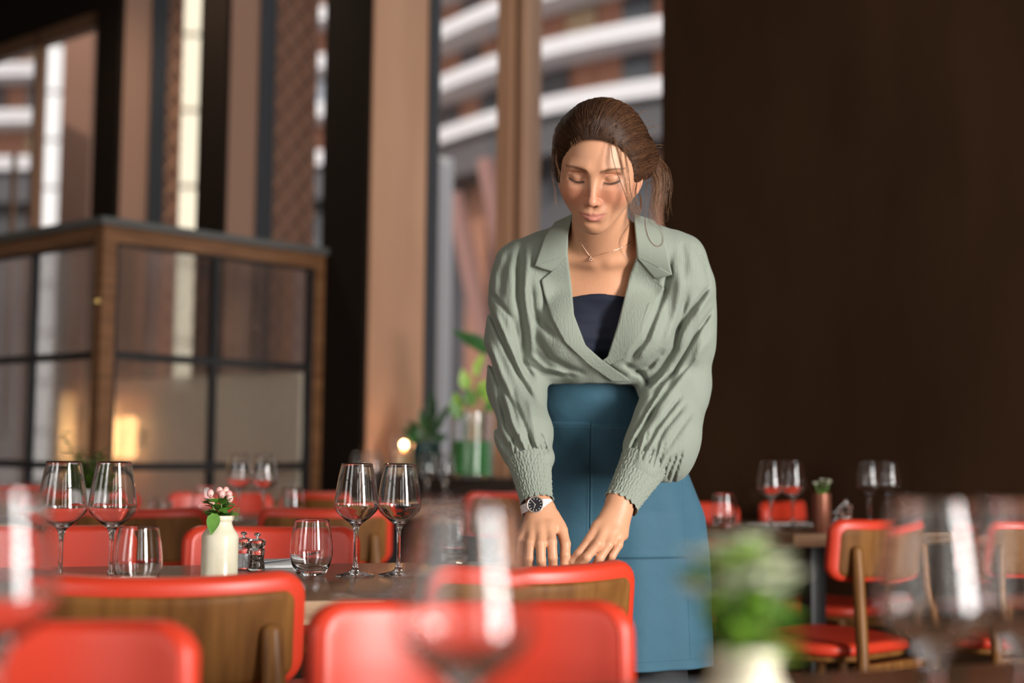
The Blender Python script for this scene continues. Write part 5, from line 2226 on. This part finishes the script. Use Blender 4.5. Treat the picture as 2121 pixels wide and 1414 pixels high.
# copper cup with white flowers, right table
p = W(1702, 1000, 4.40)
cup = thing('copper_cup', (p.x, p.y, .7472), 0, 'copper cup of small white flowers on the right table', 'cup')
M['cupc'] = mat('copper_cup', (.28, .10, .06), .38, .5)
MB().lathe([(0, 0), (.026, 0), (.027, .002), (.027, .118), (.0255, .118), (.0255, .006), (0, .006)], 32).build('cup', M['cupc'], cup, True, 40)
rr = random.Random(4)
for k in range(12):
    x, y = rr.uniform(-.034, .028), rr.uniform(-.02, .02)
    h = .150 + rr.uniform(-.008, .010)
    st = MB().tube([(x * .3, y * .3, .10), (x, y, h)], .001, 5).build('flower_stem', M['stem'], cup, True)
    f_ = MB()
    for q in range(5):
        leaf_mesh(f_, (x, y, h), (x + .009 * math.cos(q * 1.257), y + .009 * math.sin(q * 1.257), h + .004), .004, (0, 0, 1), -.2, .3, 3)
    f_.build('blossom', M['petal'], st, True)
for k in range(16):
    a, r = rr.uniform(0, 6.28), rr.uniform(.012, .036)
    m_ = MB()
    leaf_mesh(m_, (0, 0, .112), (r * math.cos(a) + (.008 if k % 2 else 0), r * math.sin(a), .128 + rr.uniform(-.03, .012)), .006, (0, 0, 1))
    m_.build('leaf', M['leaf'], cup, True)

# herbs in a white pot behind the left glasses
p = W(188, 1000, 4.42)
pot = thing('herb_pot', (p.x, p.y, .7472), 0, 'white pot of green herbs behind the left pair of wine glasses', 'plant')
MB().lathe([(0, 0), (.032, 0), (.040, .070), (.040, .085), (.037, .085), (.036, .072), (0, .070)], 28).build('pot', M['linen'], pot, True, 40)
pot.scale = (1.3, 1.3, 1.22)
for k in range(40):
    a, r = rr.uniform(0, 6.28), rr.uniform(.01, .075)
    x, y = r * math.cos(a) - .01, r * math.sin(a) * .6
    h = .10 + rr.uniform(.02, .095) - r * .6
    if k == 0:
        x, y, h = -.070, 0, .225
    if k == 1:
        x, y, h = .024, 0, .185
    st = MB().tube([(x * .2, y * .2, .07), (x * .6, y * .6, .07 + (h - .07) * .6), (x, y, h)], .0012, 5).build('stem', M['stem'], pot, True)
    f_ = MB()
    for q in range(9):
        t_ = .35 + .65 * q / 8
        bx_, by_, bz_ = x * t_, y * t_, .07 + (h - .07) * t_
        b = q * 2.4
        leaf_mesh(f_, (bx_, by_, bz_), (bx_ + .024 * math.cos(b), by_ + .024 * math.sin(b), bz_ + .006), .0115, (0, 0, 1), nseg=3)
    f_.build('leaves', M['leafbright'] if k % 4 else M['leaf'], st, True)

# on the window sill: candle jar, dark pot with a plant, green glass cylinder with cuttings
ZS = .851
p = W(836, 960, 6.98)
cj = thing('candle_jar', (p.x, p.y, ZS), 0, 'lit cream candle in a glass jar on the window sill', 'candle')
MB().lathe([(0, .0), (.062, 0), (.064, .004), (.064, .175), (.060, .175), (.060, .008), (0, .008)], 36).build('glass_jar', M['glass'], cj, True, 40)
MB().lathe([(0, .009), (.042, .009), (.042, .115), (.038, .118), (0, .112)], 28).build('candle', mat('wax', (.85, .68, .38), .5, Subsurface_Weight=.3), cj, True, 40)
fl_ = MB().lathe([(0, 0), (.0045, .006), (.0065, .014), (.0045, .026), (0, .040)], 14, (0, 0, .122))
fl_.build('flame', emis('flame', (1, .36, .07), 22), cj, True)
MB().tube([(0, 0, .112), (0, 0, .126)], .0008, 5).build('wick', M['blackmetal'], cj)
lt = bpy.data.lights.new('candle_light', 'POINT')
lt.energy = 1.2
lt.color = (1, .5, .18)
lt.shadow_soft_size = .015
lo = bpy.data.objects.new('candle_light', lt)
COL.objects.link(lo)
lo.parent = cj
lo.location = (0, 0, .15)

p = W(884, 960, 6.86)
dp_ = thing('potted_plant', (p.x, p.y, ZS), 0, 'dark leafed plant in a dark green pot on the window sill', 'plant')
MB().lathe([(0, 0), (.062, 0), (.070, .10), (.068, .165), (.062, .165), (.064, .10), (.058, .01), (0, .01)], 32).build('pot', mat('dark_green_glaze', (.012, .045, .045), .25), dp_, True, 40)
for k, (dx, dz, w) in enumerate([(-.03, .32, .024), (.035, .38, .024), (-.095, .27, .022), (.085, .30, .022), (.0, .27, .028), (-.10, .19, .030), (.10, .20, .024), (-.05, .22, .026), (.05, .24, .026), (.02, .43, .020), (-.13, .235, .018), (.12, .36, .018)]):
    dy = rr.uniform(-.06, .05)
    st = MB().tube([(0, 0, .15), (dx * .4, dy * .4, .15 + (dz - .15) * .5)], .003, 6).build('stem', M['stem'], dp_, True)
    m_ = MB()
    leaf_mesh(m_, (dx * .4, dy * .4, .15 + (dz - .15) * .45), (dx, dy, dz), w, (dx * .3, -1, .5), .3)
    m_.build('leaf', M['leafdark'], dp_, True)

p = W(978, 960, 6.60)
gv = thing('glass_cylinder', (p.x, p.y, ZS), 0, 'large glass cylinder of green water and leafy cuttings on the sill', 'vase')
M['greenwater'] = mat('green_water', (.10, .42, .12), .05, **{'Transmission_Weight': .6, 'IOR': 1.33})
MB().lathe([(0, .0), (.098, 0), (.100, .004), (.100, .30), (.0955, .30), (.0955, .012), (0, .012)], 44).build('glass', M['glass'], gv, True, 40)
MB().lathe([(0, .014), (.0935, .014), (.0935, .170), (0, .170)], 40).build('water', M['greenwater'], gv, True, 40)
for k, (dx, dz, w, br) in enumerate([(-.05, .50, .030, 1), (.02, .56, .020, 1), (.06, .46, .040, 1), (.10, .44, .034, 1), (-.02, .42, .034, 0), (-.09, .40, .026, 1), (.045, .60, .016, 1), (-.10, .36, .03, 0), (.12, .40, .03, 0)]):
    dy = rr.uniform(-.07, .04)
    st = MB().tube([(dx * .5, dy * .3, .016), (dx * .3, dy * .3, .25), (dx * .6, dy * .6, dz - .08)], .0028, 6).build('stem', M['stem'], gv, True)
    m_ = MB()
    leaf_mesh(m_, (dx * .6, dy * .6, dz - .09), (dx, dy, dz), w, (dx * .4, -1, .6), .25)
    m_.build('leaf', M['leafbright'] if br else M['leaf'], gv, True)
st = MB().tube([(.03, 0, .016), (.05, .02, .30), (.10, .02, .50), (.075, .0, .60)], .004, 7).build('stem', M['leafdark'], gv, True)
m_ = MB()
leaf_mesh(m_, (.085, 0, .585), (-.105, -.03, .685), .042, (0.1, -1, .5), .12)
m_.build('leaf', M['leafdark'], gv, True)


# ================================================================== table settings
def cutlery(kind):
    m_ = MB()
    if kind == 'fork':
        m_.tube([(0, 0, .0015), (.06, 0, .0022), (.115, 0, .003)], [.0032, .0022, .0018], 8)
        m_.box((.113, -.0085, .0022), (.130, .0085, .0038))
        for y in (-.0072, -.0026, .0020, .0066):
            m_.tube([(.129, y, .003), (.150, y, .0055), (.168, y, .0085)], [.0012, .0011, .0006], 6)
    else:
        m_.tube([(0, 0, .0018), (.09, 0, .0022)], [.0042, .0034], 8)
        m_.box((.088, -.0075, .0012), (.185, .0055, .0026))
    return m_


def lay(kind, px, d, rz, label, z=.7472, tilt=0, group=None):
    p = W(px, 1000, d)
    o = cutlery(kind).build(kind if kind == 'fork' else 'table_knife', M['steel'], None, True, 40)
    o.location = (p.x, p.y, z)
    o.rotation_euler = (0, tilt, rz)
    return tag(o, label, kind, group)


def napkin(px, d, rz, w, h, label):
    p = W(px, 1000, d)
    m_ = MB()
    for k in range(3):
        m_.box((-w / 2 + .003 * k, -h / 2 + .0025 * k, .0016 * k), (w / 2 - .002 * k, h / 2 - .004 * k, .0016 * k + .0014))
    o = m_.build('napkin', M['linen'], None, bevel=.0005)
    o.location = (p.x, p.y, .7474)
    o.rotation_euler = (0, 0, rz)
    return tag(o, label, 'napkin')


napkin(572, 3.00, .3, .10, .19, 'white folded napkin under a fork behind the tumbler')
lay('fork', 548, 2.935, .95, 'steel fork with raised tines on the white napkin', .7525, -.03)
lay('fork', 868, 2.86, 1.2, 'steel fork lying right of the middle wine glasses')
lay('table_knife', 884, 2.84, 1.2, 'steel knife lying between the middle wine glasses and the chair')
napkin(1622, 4.80, .5, .22, .10, 'white folded napkin behind the wine glasses on the right table')
lay('fork', 1605, 4.70, .5, 'steel fork on the right table behind the pair of wine glasses')
